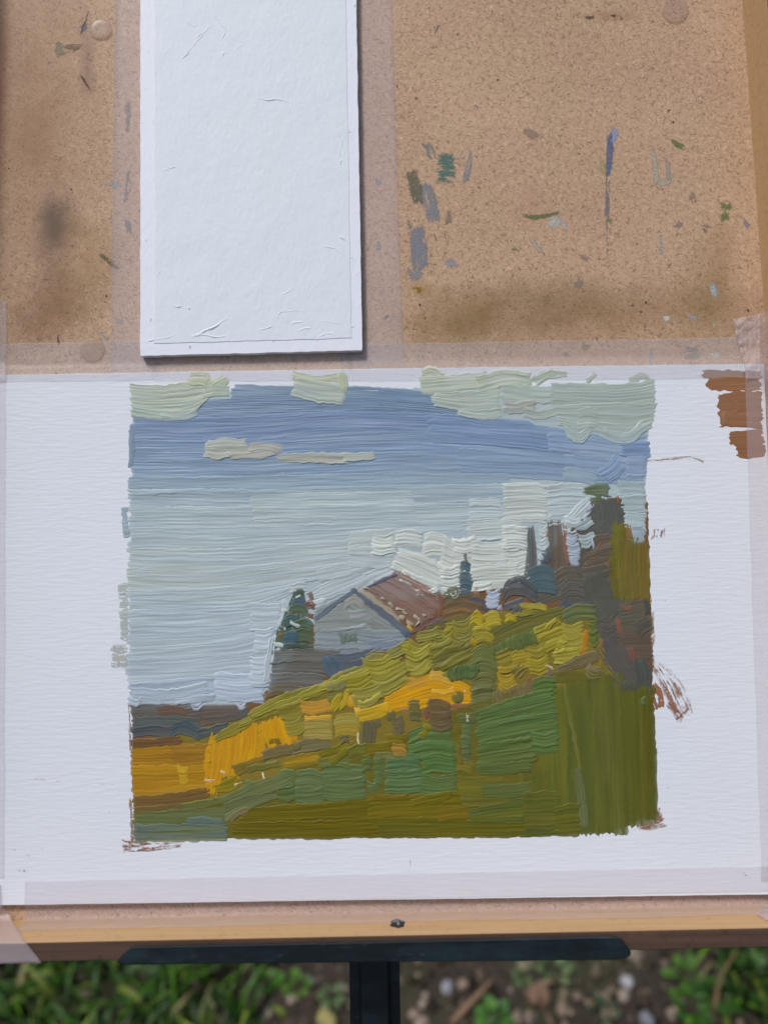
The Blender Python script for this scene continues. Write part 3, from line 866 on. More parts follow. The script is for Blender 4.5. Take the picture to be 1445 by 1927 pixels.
# scrub between cypress and big trees
S(TR, '836,1132 856,1118 868,1120', (30, 34, 30), '5E6248', t=.24, rw=5)
S(TR, '850,1140 880,1130 905,1128', (26, 24, 20), '665A44', t=.22)
S(TR, '896,1108 902,1128', 10, '9A6440', t=.24)
S(TR, '878,1134 898,1132 918,1148', (18, 22, 12), '595E68', t=.28)
S(TR, '830,1150 862,1140 905,1146', 26, '6A6044', t=.2, col2='725C42')
S(TR, '836,1154 870,1148 890,1154', 8, '866842', t=.2)
S(HI if 'painted_hill' in PARTS else TR, '800,1186 830,1176 880,1160', 16, '7A7440', t=.2)
# big right-hand trees
S(TR, '998,990 1000,1050 996,1110', (10, 24, 30), '595A58', t=.2)
S(TR, '1042,980 1046,1040 1044,1100', (24, 40, 46), '6A5C50', t=.16, rw=5, col2='5E5C54')
S(TR, '1062,990 1063,1030 1068,1060', (7, 9, 8), 'A0684A', t=.18)
S(TR, '1030,1000 1028,1020', 7, '8E5C40', t=.2)
S(TR, '1022,1040 1030,1062', 22, '525A62', t=.24)
S(TR, '992,1098 1018,1088 1046,1096', 52, '566E74', t=.28, rw=6)
S(TR, '944,1130 955,1108 980,1102 1012,1124', (30, 36, 40, 30), '54585A', t=.36, rw=6, lip=.7)
S(TR, '950,1144 968,1138 985,1132', 16, '5C6066', t=.4)
S(TR, '1046,1098 1065,1085 1090,1082', 40, '625C50', t=.24)
S(TR, '1050,1120 1075,1104 1108,1112', 36, '5E5C56', t=.28, rw=5)
S(TR, '1095,1090 1110,1098 1122,1110', 34, '5C584C', t=.26)
S(TR, '1052,1138 1085,1144 1116,1140', 20, '565E6C', t=.34, lip=.8)
S(TR, '1128,938 1138,960 1142,1010', (40, 60, 48), '595C57', t=.14, rw=6)
S(TR, '1120,985 1140,1020 1150,1050', (36, 48, 50), '5C5C56', t=.16)
S(TR, '1100,1040 1130,1022 1152,1018', 34, '685C50', t=.30, rw=5)
S(TR, '1098,1062 1130,1048 1160,1046', 36, '645A4E', t=.30, rw=5)
S(TR, '1095,1080 1125,1076 1152,1068', 26, '5E584E', t=.32)
S(TR, '1112,1078 1125,1120 1150,1162', (36, 54, 50), '585A50', t=.24, rw=5)
S(TR, '1128,1172 1145,1178 1162,1166', 28, '5C5850', t=.32, rw=5)
S(TR, '1130,1196 1148,1200 1164,1190', 26, '5A5650', t=.32, rw=5)
Q(TR, '1160,1140 1195,1130 1222,1122', '1165,1200 1195,1200 1226,1195', '5E5A4C', t=.2, rw=6)
Q(TR, '1162,1190 1195,1186 1226,1186', '1170,1260 1200,1262 1228,1262', '625549', t=.2, rw=6)
S(TR, '1130,1205 1165,1250 1200,1286', (44, 60, 50), '5C5852', t=.22, rw=5)
S(TR, '1195,1190 1212,1176 1224,1172', 30, '57544A', t=.3, rw=5)
S(TR, '1200,1240 1210,1270 1214,1310', (22, 32, 26), '4E544E', t=.34, rw=5)
S(TR, '1214,1120 1218,1160', 14, '4E5048', t=.24)
S(TR, '1160,1165 1166,1192', 12, '90603F', t=.22)
S(TR, '1186,1218 1192,1240', 22, '755548', t=.2)
S(TR, '1166,1138 1180,1146 1190,1140', 9, '865A42', t=.22)
S(TR, '1128,1205 1136,1216', 10, '8A5E44', t=.22)
S(TR, '1162,932 1164,946', 8, '96603F', t=.24)
for path, wd in [('1108,1052 1122,1050', 5), ('1122,1034 1132,1018', 5), ('1100,1068 1112,1072', 5), ('1140,1058 1146,1070', 5)]:
    S(TR, path, wd, '8C5E44', t=.3)
S(TR, '1096,924 1120,922 1146,922', (12, 26, 28), '59643C', t=.34, rw=5, rag=7)
S(TR, '1112,940 1130,938', 9, '5E6438', t=.3)
# olive foliage to the right of the trunk
for path, wd, c, c2 in [('1168,982 1162,1050 1168,1125', (30, 40, 30), '726E2A', '7A6E28'), ('1190,1010 1186,1070 1192,1130', (26, 36, 34), '7A722C', '80703A'),
                        ('1208,1020 1212,1075 1212,1130', (16, 24, 22), '806C34', '7A702E'), ('1180,985 1184,1010', 12, '8A6C3C', None)]:
    S(TR, path, wd, c, t=.14, rw=5, col2=c2, rag=6)
# sky holes in the foliage
for path, wd, c in [('1012,1000 1022,1006 1030,998', 22, 'B4BEBC'), ('1010,1024 1020,1028 1030,1020', 24, 'B0BFBF'), ('1014,1044 1020,1052', 12, 'B4C2C2'),
    ('1066,1014 1076,1018 1086,1012', 18, 'B0BCC8'), ('1068,1034 1078,1036 1090,1032', 24, 'B4C2D0'), ('1070,1054 1080,1056 1090,1052', 20, 'B4C2D0'),
    ('1086,1010 1100,1014 1116,1006', 14, 'A2B0B4'), ('1092,1024 1104,1028 1112,1020', 16, '9CACAC'), ('1112,1008 1116,1030', 6, 'B6C2CE'),
    ('1082,994 1098,990 1114,978', (10, 20, 16), 'A6B4B4'), ('1104,960 1112,950', 12, 'AEB8C4'), ('914,1118 926,1124 940,1116', 22, 'B6C4D6'), ('914,1136 928,1138 940,1134', 16, 'BCC8DA'), ('938,1150 946,1140', 8, '98A2AE')]:
    S(TR, path, wd, c, t=.48, rw=4, rag=4)

# ---- ground below the house
base_part('painted_hill', '246,1395 480,1345 700,1270 900,1160 1110,1140', '250,1560 480,1540 700,1520 900,1500 1232,1520', '8A7A34', t=.06)
HI = 'painted_hill'
for path, wd, c in [('512,1236 560,1232 640,1236', 26, '62645E'), ('510,1258 560,1254 622,1258', 26, '5E605C'), ('506,1280 560,1278 612,1282', 26, '626562'),
                    ('504,1298 545,1296 580,1300', 14, '646048')]:
    S(HI, path, wd, c, t=.24, col2='6A6C66', rw=5)
S(HI, '612,1240 650,1242 705,1230', 24, '5E6A74', t=.26)
S(HI, '614,1236 632,1262 640,1284', (20, 34, 30), '586A78', t=.28, rw=5)
S(HI, '640,1270 660,1260 690,1248', 26, '5C6670', t=.24)
S(HI, '496,1312 520,1304 548,1306', 12, '6A5C38', t=.2)
# dark band at lower left
for path, wd, c in [('246,1338 300,1336 380,1340', 26, '5F625E'), ('296,1338 330,1334 352,1340', 18, '715848'), ('350,1345 400,1338 470,1340', 26, '625A52'),
    ('248,1360 300,1358 380,1362', 22, '54605E'), ('380,1358 430,1352 470,1342', 18, '5C5A54'), ('246,1378 280,1374 330,1378', 24, '4E5C62'),
    ('322,1376 345,1366 380,1384', 28, '4A5C64'), ('372,1380 400,1376 430,1366', 20, '505C60'), ('246,1400 290,1398 345,1392', 18, '6C4E34')]:
    S(HI, path, wd, c, t=.22, rw=5)
for path, wd in [('243,1318 256,1326 268,1318', 14), ('358,1326 372,1332 384,1322', 12), ('446,1328 456,1334 464,1324', 12), ('330,1322 350,1318 404,1312', 12)]:
    S(HI, path, wd, 'A9B4C0', t=.45)
# yellow bank
for top, bot, c, c2 in [
  ('246,1408 320,1404 400,1402', '246,1450 320,1448 398,1446', 'AA7C1C', '9C6E1E'), ('247,1440 320,1438 398,1436', '248,1500 320,1498 400,1490', 'A6781C', 'B08420'),
  ('320,1402 370,1398 400,1398', '325,1440 370,1440 400,1438', '94702A', '8E6822')]:
    Q(HI, top, bot, c, col2=c2, t=.14, rw=5)
for path, wd, c in [('412,1380 405,1430 400,1495', (30, 44, 20), 'CB9618'), ('440,1372 436,1420 430,1465', 46, 'CE9A14'), ('478,1356 480,1400 470,1440', 46, 'D09C12'),
                    ('515,1350 520,1385 530,1408', (30, 44, 44), 'D29C10'), ('550,1378 555,1402', 18, 'CB9414')]:
    S(HI, path, wd, c, t=.10, rw=4, ridge=.6, col2='C28C1C', rag=6)
S(HI, '334,1444 346,1452 356,1444', 14, 'C4A02C', t=.3); S(HI, '336,1464 346,1470 354,1462', 16, 'BC9828', t=.3)
S(HI, '402,1486 440,1478 450,1462', (14, 26, 20), '8E8020', t=.2)
# grey-olive lines under the bank
S(HI, '250,1508 320,1504 395,1490', (20, 24, 20), '72603A', t=.2, col2='6E5434')
S(HI, '330,1520 380,1514 430,1504', 14, '5E6838', t=.28); S(HI, '250,1524 300,1520 350,1518', 12, '6E5A36', t=.24)
S(HI, '440,1452 470,1440 500,1430', 22, '7A6E34', t=.24)
S(HI, '492,1424 515,1416 548,1408', (18, 22, 20), '6A6246', t=.30, rw=4); S(HI, '548,1410 580,1400 622,1396', (20, 26, 22), '6E684A', t=.32, rw=4)
S(HI, '505,1396 520,1392 530,1400', 12, '6A6420', t=.26); S(HI, '465,1448 500,1442 528,1436', 12, '6C6C34', t=.3)
S(HI, '530,1438 570,1428 625,1420', (16, 20, 16), '8C7A20', t=.16, col2='B08A22'); S(HI, '540,1450 580,1440 620,1436', 14, '7E7428', t=.18)
S(HI, '600,1424 640,1412 672,1392', (18, 24, 20), '747020', t=.2, col2='9C7C20')
# long yellow-green crest strokes
YG = '9E9838'
for path, wd, c, c2 in [
  ('404,1392 440,1374 470,1358', (12, 20, 12), 'A09A38', '868238'), ('446,1366 500,1340 560,1322', (10, 20, 14), '9C9640', '8E8A34'),
  ('470,1348 530,1318 600,1300', (14, 24, 22), '969038', '8A8834'), ('520,1330 580,1308 640,1288', (12, 16, 12), 'ACA444', '9C9638'),
  ('560,1312 610,1292 650,1270 690,1256', (12, 16, 16, 14), 'ACA440', '98923A'), ('600,1296 650,1282 690,1262', (10, 18, 14), 'B4AC4C', 'A49C3C')]:
    S(HI, path, wd, c, t=.36, rw=4, col2=c2, lip=.7)
S(HI, '522,1342 560,1340 572,1330', (26, 36, 24), '9A8E3C', t=.26, rw=5, col2='8C8038'); S(HI, '536,1372 556,1372 572,1360', 26, '9E943C', t=.3, rw=5)
S(HI, '566,1330 590,1334 620,1328', 26, 'BE8E36', t=.2, rw=4); S(HI, '572,1352 600,1350 628,1350', 8, 'CAA034', t=.3)
S(HI, '572,1374 600,1372 626,1374', 40, 'AE9C50', t=.24, rw=6, rag=2); S(HI, '628,1368 650,1362 676,1366', 42, 'AE983A', t=.24, rw=5, col2='A89C4C')
S(HI, '614,1296 640,1292 652,1284', (14, 18, 12), '8E8C5C', t=.3); S(HI, '612,1314 625,1312 640,1306', 12, '88863C', t=.34)
for path, wd, c in [('640,1306 632,1325 625,1340', (10, 16, 8), 'BCA42C'), ('655,1300 650,1325 640,1335', (10, 14, 8), 'C0A62E'), ('662,1310 660,1330', 14, 'C89A30'), ('672,1332 676,1345', 12, 'D0AA40')]:
    S(HI, path, wd, c, t=.4, rw=4)
# bright ochre centre
Q(HI, '722,1312 770,1284 820,1268 885,1290', '720,1342 770,1338 830,1330 890,1326', 'D09A18', t=.14, rw=5, col2='CC9416')
S(HI, '764,1288 785,1282 802,1276', 24, 'C09238', t=.16, rw=4); S(HI, '808,1268 826,1266 850,1276', 32, 'C29C42', t=.2, rw=4, rag=2)
S(HI, '672,1348 700,1344 735,1330', (20, 26, 20), 'BC9A24', t=.18, rw=4); S(HI, '720,1322 722,1340', 24, 'C29A22', t=.18)
S(HI, '812,1300 835,1304 855,1298', 10, 'D6A83C', t=.28, dry=.3)
# rust gaps
for path, wd, c in [('850,1330 872,1332 892,1326', 16, '96603A'), ('876,1340 878,1358', 9, '965C3C'), ('800,1336 806,1352', 12, '8C4E3C'), ('755,1336 765,1336', 9, 'A87A50'),
                    ('984,1290 1005,1278 1025,1276', 16, '8A5638'), ('1020,1262 1040,1262', 12, '96643C'), ('1100,1240 1112,1224', 12, '74604A'), ('1128,1240 1134,1256', 12, '8C7A30')]:
    S(HI, path, wd, c, t=.2)
# scalloped crest dabs
SD = dict(t=.42, rw=6, ridge=.62, lip=.7, rag=4)
for path, wd, c, c2 in [
  ('688,1246 705,1238 730,1240', 26, '96904C', None), ('684,1262 712,1270 756,1246', 44, '9C963A', 'A69E3C'), ('690,1280 722,1292 768,1262', 36, 'A09A48', '9A943C'),
  ('648,1288 676,1284 700,1270', (34, 40, 30), 'A09832', 'B2A640'), ('664,1310 690,1312 716,1298', 26, 'A49E44', '9A9448'), ('672,1324 692,1326 720,1304', 12, 'B6AE52', None),
  ('732,1232 750,1226 768,1212', 20, '8E8C4A', None), ('756,1218 766,1222 778,1216', 24, 'A69E34', None), ('768,1214 788,1230 812,1214', 26, 'A09840', 'B0A63C'),
  ('762,1240 786,1252 812,1232', 36, '9C963E', 'A49E48'), ('772,1268 790,1266 808,1248', 18, 'A6A046', None),
  ('784,1200 808,1196 830,1188', 20, '969448', None), ('812,1206 828,1212 846,1200', 22, '8E8C40', None), ('836,1182 846,1178 856,1186', 16, 'AAA034', None),
  ('830,1200 842,1206 854,1194', 28, '98923A', None), ('812,1230 830,1226 856,1208', 24, '8C8840', None),
  ('852,1184 872,1192 892,1176', 34, '96904A', '8E8A40'), ('848,1208 866,1216 888,1202', 22, '8C8648', None),
  ('812,1252 840,1240 880,1226', (24, 40, 30), '7E7C36', '72703A'), ('830,1262 850,1254 890,1234', 26, '827E38', None)]:
    S(HI, path, wd, c, col2=c2, **SD)
# right half of the hill
S(HI, '900,1222 960,1188 1066,1152', (40, 52, 26), '6A6A36', t=.24, rw=5, col2='626434')
for path, wd, c in [('884,1168 896,1158 910,1172', (18, 26, 20), 'BEAC2E'), ('912,1170 926,1162 942,1164', 24, 'B8AA3C'), ('888,1182 898,1184 914,1176', 10, 'C2B034'),
    ('890,1200 905,1192 926,1196', 26, 'A6983A'), ('884,1202 890,1210 898,1212', 10, 'BAA430'), ('950,1166 960,1162 972,1164', 14, 'B2A030'),
    ('974,1142 1000,1140 1032,1146', (10, 14, 12), 'AEA440', ), ('968,1154 985,1156 1004,1150', 12, '928A3C'), ('923,1200 930,1196', 10, 'AE9E38')]:
    S(HI, path, wd, c, t=.46, rw=4)
S(HI, '968,1136 974,1146 972,1152', 16, '5A5C60', t=.4)
S(HI, '980,1192 988,1220', (66, 72), '5C6C3C', t=.5, rw=4, rag=4, lip=.8); S(HI, '932,1212 942,1232', (22, 26), '5A6A3C', t=.46, rw=4)
for path, wd, c in [('1010,1208 1035,1196 1062,1186', 46, 'A49836'), ('1058,1202 1078,1206 1100,1196', 50, 'AAA046'), ('1046,1214 1056,1222 1064,1218', 26, 'B2A840'),
    ('1040,1238 1065,1236 1092,1228', (22, 30, 22), 'ACA240'), ('960,1248 978,1242 996,1240', 34, 'AC9834'), ('992,1244 1010,1250 1030,1240', 42, 'A29434'),
    ('994,1226 1012,1230 1026,1218', 18, '9A8E38'), ('934,1246 948,1244 962,1236', 34, '968A34'), ('936,1276 952,1286 970,1272', 40, 'AE9632'), ('936,1262 950,1264 966,1258', 12, '9C8C30'),
    ('966,1272 974,1262 986,1254', 22, '8A7C40'), ('1028,1188 1034,1176 1046,1166', 9, 'A89A3C')]:
    S(HI, path, wd, c, t=.44, rw=5, ridge=.6, lip=.7)
S(HI, '1104,1184 1100,1210 1094,1232', (8, 13, 12), 'B87820', t=.2)
for path, wd, c in [('1060,1164 1085,1152 1122,1152', 28, '627048'), ('1106,1178 1114,1182 1124,1176', 20, '5C6A38'), ('1106,1200 1115,1206 1125,1198', 24, '586834'),
    ('884,1244 904,1226 932,1246', 30, '68703E'), ('886,1262 908,1252 934,1266', 28, '666C40'), ('888,1290 908,1280 932,1286', 30, '6A6C42'), ('886,1312 906,1304 930,1304', 28, '666A40'),
    ('884,1334 904,1328 924,1326', 26, '64683E')]:
    S(HI, path, wd, c, t=.38, rw=5, ridge=.6)
S(HI, '868,1250 872,1280', (26, 52, 54, 40), '54683E', t=.5, rw=4, rag=2, lip=.8); S(HI, '892,1250 896,1262', 14, '566A42', t=.46)
S(HI, '960,1292 968,1320', (60, 74), '726848', t=.48, rw=4, lip=.8); S(HI, '930,1322 948,1340 972,1330', 22, '706A4C', t=.44); S(HI, '985,1312 992,1304', 14, '6A6448', t=.4)
S(HI, '1046,1262 1085,1246 1124,1234', (14, 24, 20), '70664A', t=.38); S(HI, '1102,1256 1112,1268 1130,1266', 22, '7A7258', t=.44, rw=5); S(HI, '1026,1268 1040,1276', 18, '77695A', t=.4)
S(HI, '856,1306 868,1320', (18, 24, 12), '5A6238', t=.46)
S(HI, '920,1330 928,1345', 14, '6C6040', t=.36)

# ---- green foreground
base_part('painted_field', '252,1535 450,1500 720,1400 900,1320 1232,1290', '254,1578 450,1578 720,1578 1100,1572 1236,1535', '686226', t=.07)
FI = 'painted_field'
# dark olive right, thin, canvas showing
for path, wd, c, c2 in [('1040,1290 1046,1400 1050,1570', 66, '5C642A', '66682A'), ('1092,1276 1096,1400 1098,1572', 60, '5E622C', '545C2A'), ('1142,1266 1148,1400 1152,1570', 62, '5A5E2A', '636430'),
    ('1192,1290 1196,1400 1202,1555', 58, '575A24', '60602A'), ('1218,1310 1220,1420 1226,1545', (22, 30, 26), '57531C', '5A5A24'), ('1040,1275 1090,1272 1130,1268', 24, '6E6A2E', '625E2A'),
    ('1004,1450 1010,1510 1012,1572', 60, '5C5F28', '66642A')]:
    S(FI, path, wd, c, col2=c2, t=.10, rw=5, ridge=.16, rag=5, lip=.1)
S(FI, '1084,1440 1094,1500 1098,1556', (12, 18, 22), '666E4A', t=.14, lip=.8); S(FI, '1062,1290 1082,1400 1092,1450', (6, 10, 8), '6A6C34', t=.18)
S(FI, '1208,1318 1214,1320', 22, '5E7048', t=.26); S(FI, '1180,1280 1184,1300', 34, '525448', t=.16)
# green dabs
GD = dict(t=.32, rw=6, ridge=.6, lip=.6, rag=4)
for path, wd, c in [
  ('1000,1296 1024,1284 1048,1290', 28, '556E38'), ('896,1354 970,1336 1046,1318', (34, 46, 44), '587040'), ('898,1390 970,1374 1048,1362', (40, 46, 40), '576E3E'),
  ('896,1424 960,1416 1006,1408', 42, '5A6C3A'), ('1002,1398 1026,1404 1052,1392', 36, '5A703E'), ('898,1448 950,1448 1002,1440', 20, '5C6A3A'),
  ('768,1398 800,1378 850,1382', (34, 36, 40), '587040'), ('768,1420 810,1406 856,1414', 30, '54703E'), ('724,1440 760,1432 792,1440', 34, '53704A'), ('724,1472 760,1474 796,1468', 40, '587048'),
  ('792,1440 825,1432 858,1440', 34, '54703F'), ('792,1474 830,1484 860,1474', 36, '586E40'), ('700,1438 712,1436 724,1438', 24, '566A3C'), ('866,1380 878,1376 888,1384', 50, '5C6C44'),
  ('866,1416 878,1414 886,1418', 30, '5A6A42'), ('702,1462 712,1460 722,1464', 26, '5C6C40'),
  ('522,1468 540,1462 558,1470', 34, '5C7044'), ('522,1494 540,1498 558,1490', 24, '5A6C40'), ('556,1470 582,1462 610,1474', 36, '62744C'), ('556,1500 582,1502 612,1496', 30, '5E7046'),
  ('606,1456 645,1452 688,1456', 30, '5E7248'), ('606,1484 645,1490 688,1482', 38, '5C7046'), ('455,1484 466,1478 474,1490', 26, '5C7044'), ('598,1436 630,1432 660,1438', 16, '66703C'),
  ('680,1440 692,1430 702,1440', 26, '5C6838'), ('690,1478 700,1486 712,1478', 18, '607044')]:
    S(FI, path, wd, c, **GD)
S(FI, '418,1512 470,1490 545,1462', (22, 34, 26), '707A4E', t=.26, rw=5); S(FI, '420,1535 450,1512 520,1496', (30, 30, 14), '6C7A58', t=.24, col2='6E7448')
S(FI, '252,1548 330,1544 425,1540', (38, 44, 40), '6A7446', t=.26, col2='707A4E'); S(FI, '252,1568 330,1568 430,1566', 30, '687448', t=.28, col2='607068'); S(FI, '350,1544 385,1540 420,1548', 14, '5E7066', t=.26)
S(FI, '430,1545 442,1530 470,1522', 14, '8A7A54', t=.2)
for top, bot, c, c2 in [
  ('470,1520 560,1512 640,1506 700,1500', '440,1552 560,1548 640,1546 702,1545', '625A14', '6A6018'), ('436,1548 540,1545 640,1542 704,1540', '438,1580 540,1580 640,1579 716,1572', '605812', '685E14'),
  ('690,1502 760,1494 820,1492 870,1488', '695,1548 760,1544 820,1545 870,1542', '6A601A', '706418'), ('700,1540 800,1536 900,1534 985,1532', '722,1578 800,1577 900,1577 990,1575', '655E18', '5C5C20'),
  ('860,1460 900,1462 950,1462', '865,1520 900,1520 960,1520', '68662A', '6E6A26'), ('900,1478 950,1474 1000,1470', '905,1500 950,1502 1000,1500', '58663C', '5E6838'),
  ('880,1526 930,1512 986,1500', '880,1548 930,1548 986,1552', '556030', '606426'), ('985,1490 1020,1488 1055,1486', '985,1575 1020,1575 1060,1572', '5A5E28', '62622A'),
  ('1040,1520 1070,1512 1090,1510', '1040,1574 1070,1575 1094,1574', '626224', '5A5C28')]:
    Q(FI, top, bot, c, col2=c2, t=.22, rw=6)
S(FI, '774,1512 810,1506 850,1492', (14, 22, 16), '6C641C', t=.26); S(FI, '700,1500 735,1504 770,1500', 14, '6C5C1C', t=.26); S(FI, '820,1535 845,1530 880,1530', 26, '76641E', t=.2)
# mixed dabs between bank and field
for path, wd, c in [('690,1356 696,1378 692,1402', (14, 26, 24), '5E5C46'), ('706,1352 712,1372', 14, '605C46'), ('726,1346 734,1352 742,1344', 16, '5E5C40'),
    ('736,1362 748,1372 760,1360', 32, '665E44'), ('768,1330 778,1324 790,1330', 20, '5E603C'), ('768,1348 780,1344 792,1350', 18, '62603E'),
    ('802,1328 824,1326 846,1340', 28, '64563F'), ('808,1356 828,1364 850,1352', 32, '68583E'), ('792,1372 806,1378', 26, '8A8020'), ('724,1392 740,1388 760,1392', 18, '847620'),
    ('680,1412 710,1408 740,1404', 20, '847420'), ('735,1412 752,1408 766,1414', 22, '9A7834'), ('704,1424 725,1420 742,1424', 14, '7C8048'), ('640,1424 665,1410 690,1408', 20, '6A6C2E'),
    ('620,1438 640,1424 655,1410', 12, '7C7820'), ('860,1352 880,1350 898,1352', 16, '5C6438'), ('642,1394 648,1386 656,1392', 14, '5E5C44'), ('860,1440 875,1442 890,1446', 20, '746C2E'),
    ('548,1404 556,1412 566,1406', 9, '6A6438'), ('860,1400 866,1440', 10, '7C6C30')]:
    S(FI, path, wd, c, t=.32, rw=4)
# bare-canvas flecks
for path, wd in [('672,1378 676,1400', 4), ('878,1342 881,1358', 4), ('495,1454 499,1466', 4), ('458,1472 442,1476', 4), ('872,1300 877,1303', 5), ('386,1466 404,1468', 4), ('414,1450 424,1454', 4), ('1026,1250 1040,1256', 4)]:
    S(FI, path, wd, 'D8CDB4', t=.3, mix=.1)
# specks and faint marks on the bare canvas
for x_, y_, w_ in [(28, 1600, 5), (51, 1608, 4), (56, 1611, 4), (80, 1596, 4), (16, 1626, 4), (46, 1639, 6), (53, 1640, 5), (37, 1638, 4), (1397, 1642, 5), (1402, 1647, 6), (1370, 1615, 4), (771, 1642, 4), (54, 954, 3), (162, 975, 3), (161, 1448, 3), (1290, 1700 - 60, 3), (1250, 1130, 3), (1271, 1129, 3), (1314, 1292, 3), (1430, 1155, 3)]:
    S('underpainting', f'{x_-w_/2},{y_} {x_+w_/2+1},{y_+1.5}', w_, '6E675C', t=.03, mix=0, dry=.2, rag=1)
S('underpainting', '52,1466 95,1468 140,1472', 4, 'B9A890', t=.02, mix=0, dry=.62)
S('underpainting', '180,1474 240,1478', 3, 'B9B0A4', t=.02, mix=0, dry=.66)
S('underpainting', '1240,1484 1262,1483', 5, 'C2BE98', t=.02, mix=0, dry=.5)
S('underpainting', '772,1600 770,1640', 4, 'C6BEB0', t=.02, mix=0, dry=.62)

# ================================================================== blank panel above
UPAN = dict(tl=(264.5, -160), tr=(667.5, -160), br=(681.5, 659), bl=(264.5, 669.5))
UZ = 0.0042
UO = B(470.0, 664.0, 0.0)
blank = board_thing('blank_panel', UO, 'blank white gessoed panel, taller than wide, leaning above the painting', 'canvas panel')
v, f = panel_mesh(UPAN, 0.0007, UZ, 40, 90, 0.7)
M_GB = mat_gesso_edge()
part('panel_board', v, f, M_GB, blank, UO, smooth=False)
v, f = panel_mesh(dict(tl=(291, -158), tr=(648, -158), br=(661, 636), bl=(291, 646)), UZ - 0.0002, UZ + 0.00022, 30, 70, 0.9)
part('gesso_layer', v, f, mat_gesso('gesso', (0.70, 0.755, 0.82), (0.69, 0.755, 0.79)), blank, UO, smooth=False)
M_RIDGE = mat_gesso('gesso_ridge_white', (0.72, 0.765, 0.82), (0.71, 0.76, 0.80), 0.2)
def ridge(path, wd, hgt):
    a, b = ribbon(path, wd)
    x = (a + b) / 2
    n = len(a); prof = [(0, 0), (.25, .75), (.5, 1), (.72, .55), (1, 0)]
    V = []
    for i in range(n):
        k = (0.45 + 0.55 * abs(vnoise(i * 0.43 + a[0][0], 2.0))) * min(1, 3 * min(i, n - 1 - i) / n + 0.15)
        for s, z in prof:
            p = a[i] * (1 - s) + b[i] * s + 1.3 * vnoise(i * .6 + a[0][1], 8.0)
            q = B(p[0], p[1], UZ); q[2] = UZ + 0.00015 + z * hgt * k * 0.0006; V.append(q)
    Fc = [(i * 5 + j, (i + 1) * 5 + j, (i + 1) * 5 + j + 1, i * 5 + j + 1) for i in range(n - 1) for j in range(4)]
    part('gesso_ridge', V, Fc, M_RIDGE, blank, UO)
for pth, wd, hg in [('480,182 500,188 520,187 552,194', 4, .8), ('355,640 390,622 432,599', 6, 1.0), ('358,634 385,630 410,636 432,630', 4, .9), ('280,642 320,634 350,626', 3, .5),
    ('322,110 338,116 360,92 400,44', 3.5, .6), ('365,78 385,60 398,46', 4, .6), ('402,90 425,62 412,40 396,12', 3, .6), ('430,105 455,85 470,70', 4, .5), ('418,106 424,98', 5, .8),
    ('300,325 322,317 340,310', 3, .5), ('310,490 325,520 340,572', 2.5, .5), ('292,530 300,512 318,510', 2.5, .4), ('323,570 332,577 345,576', 4, .8), ('352,575 358,584', 4, .7),
    ('650,245 640,285 638,310 655,325', 3, .5), ('636,444 652,453', 5, .9), ('606,464 630,468 652,488', 3.5, .7), ('482,622 505,618 522,608', 3, .6), ('522,612 525,590 560,585 578,588', 2.5, .5),
    ('588,600 620,606 665,614', 2.5, .5), ('545,612 560,606 575,606', 5, .6), ('560,625 575,618 590,616', 5, .5), ('525,560 545,545 552,538', 5, .5), ('430,166 445,160', 3, .5),
    ('345,36 365,50 378,42', 3, .5), ('560,300 556,340 560,380', 2.5, .35), ('640,300 642,312', 6, .7), ('420,24 440,36', 3, .4), ('470,36 484,34', 3, .4), ('558,235 557,180 556,90', 2, .3),
    ('330,385 350,400 380,392', 2.5, .35), ('595,640 615,628 640,632', 4, .6), ('296,88 312,130', 2, .3), ('600,500 580,540 566,580', 6, .3)]:
    ridge(pth, wd, hg)

# ================================================================== paint smears on the board

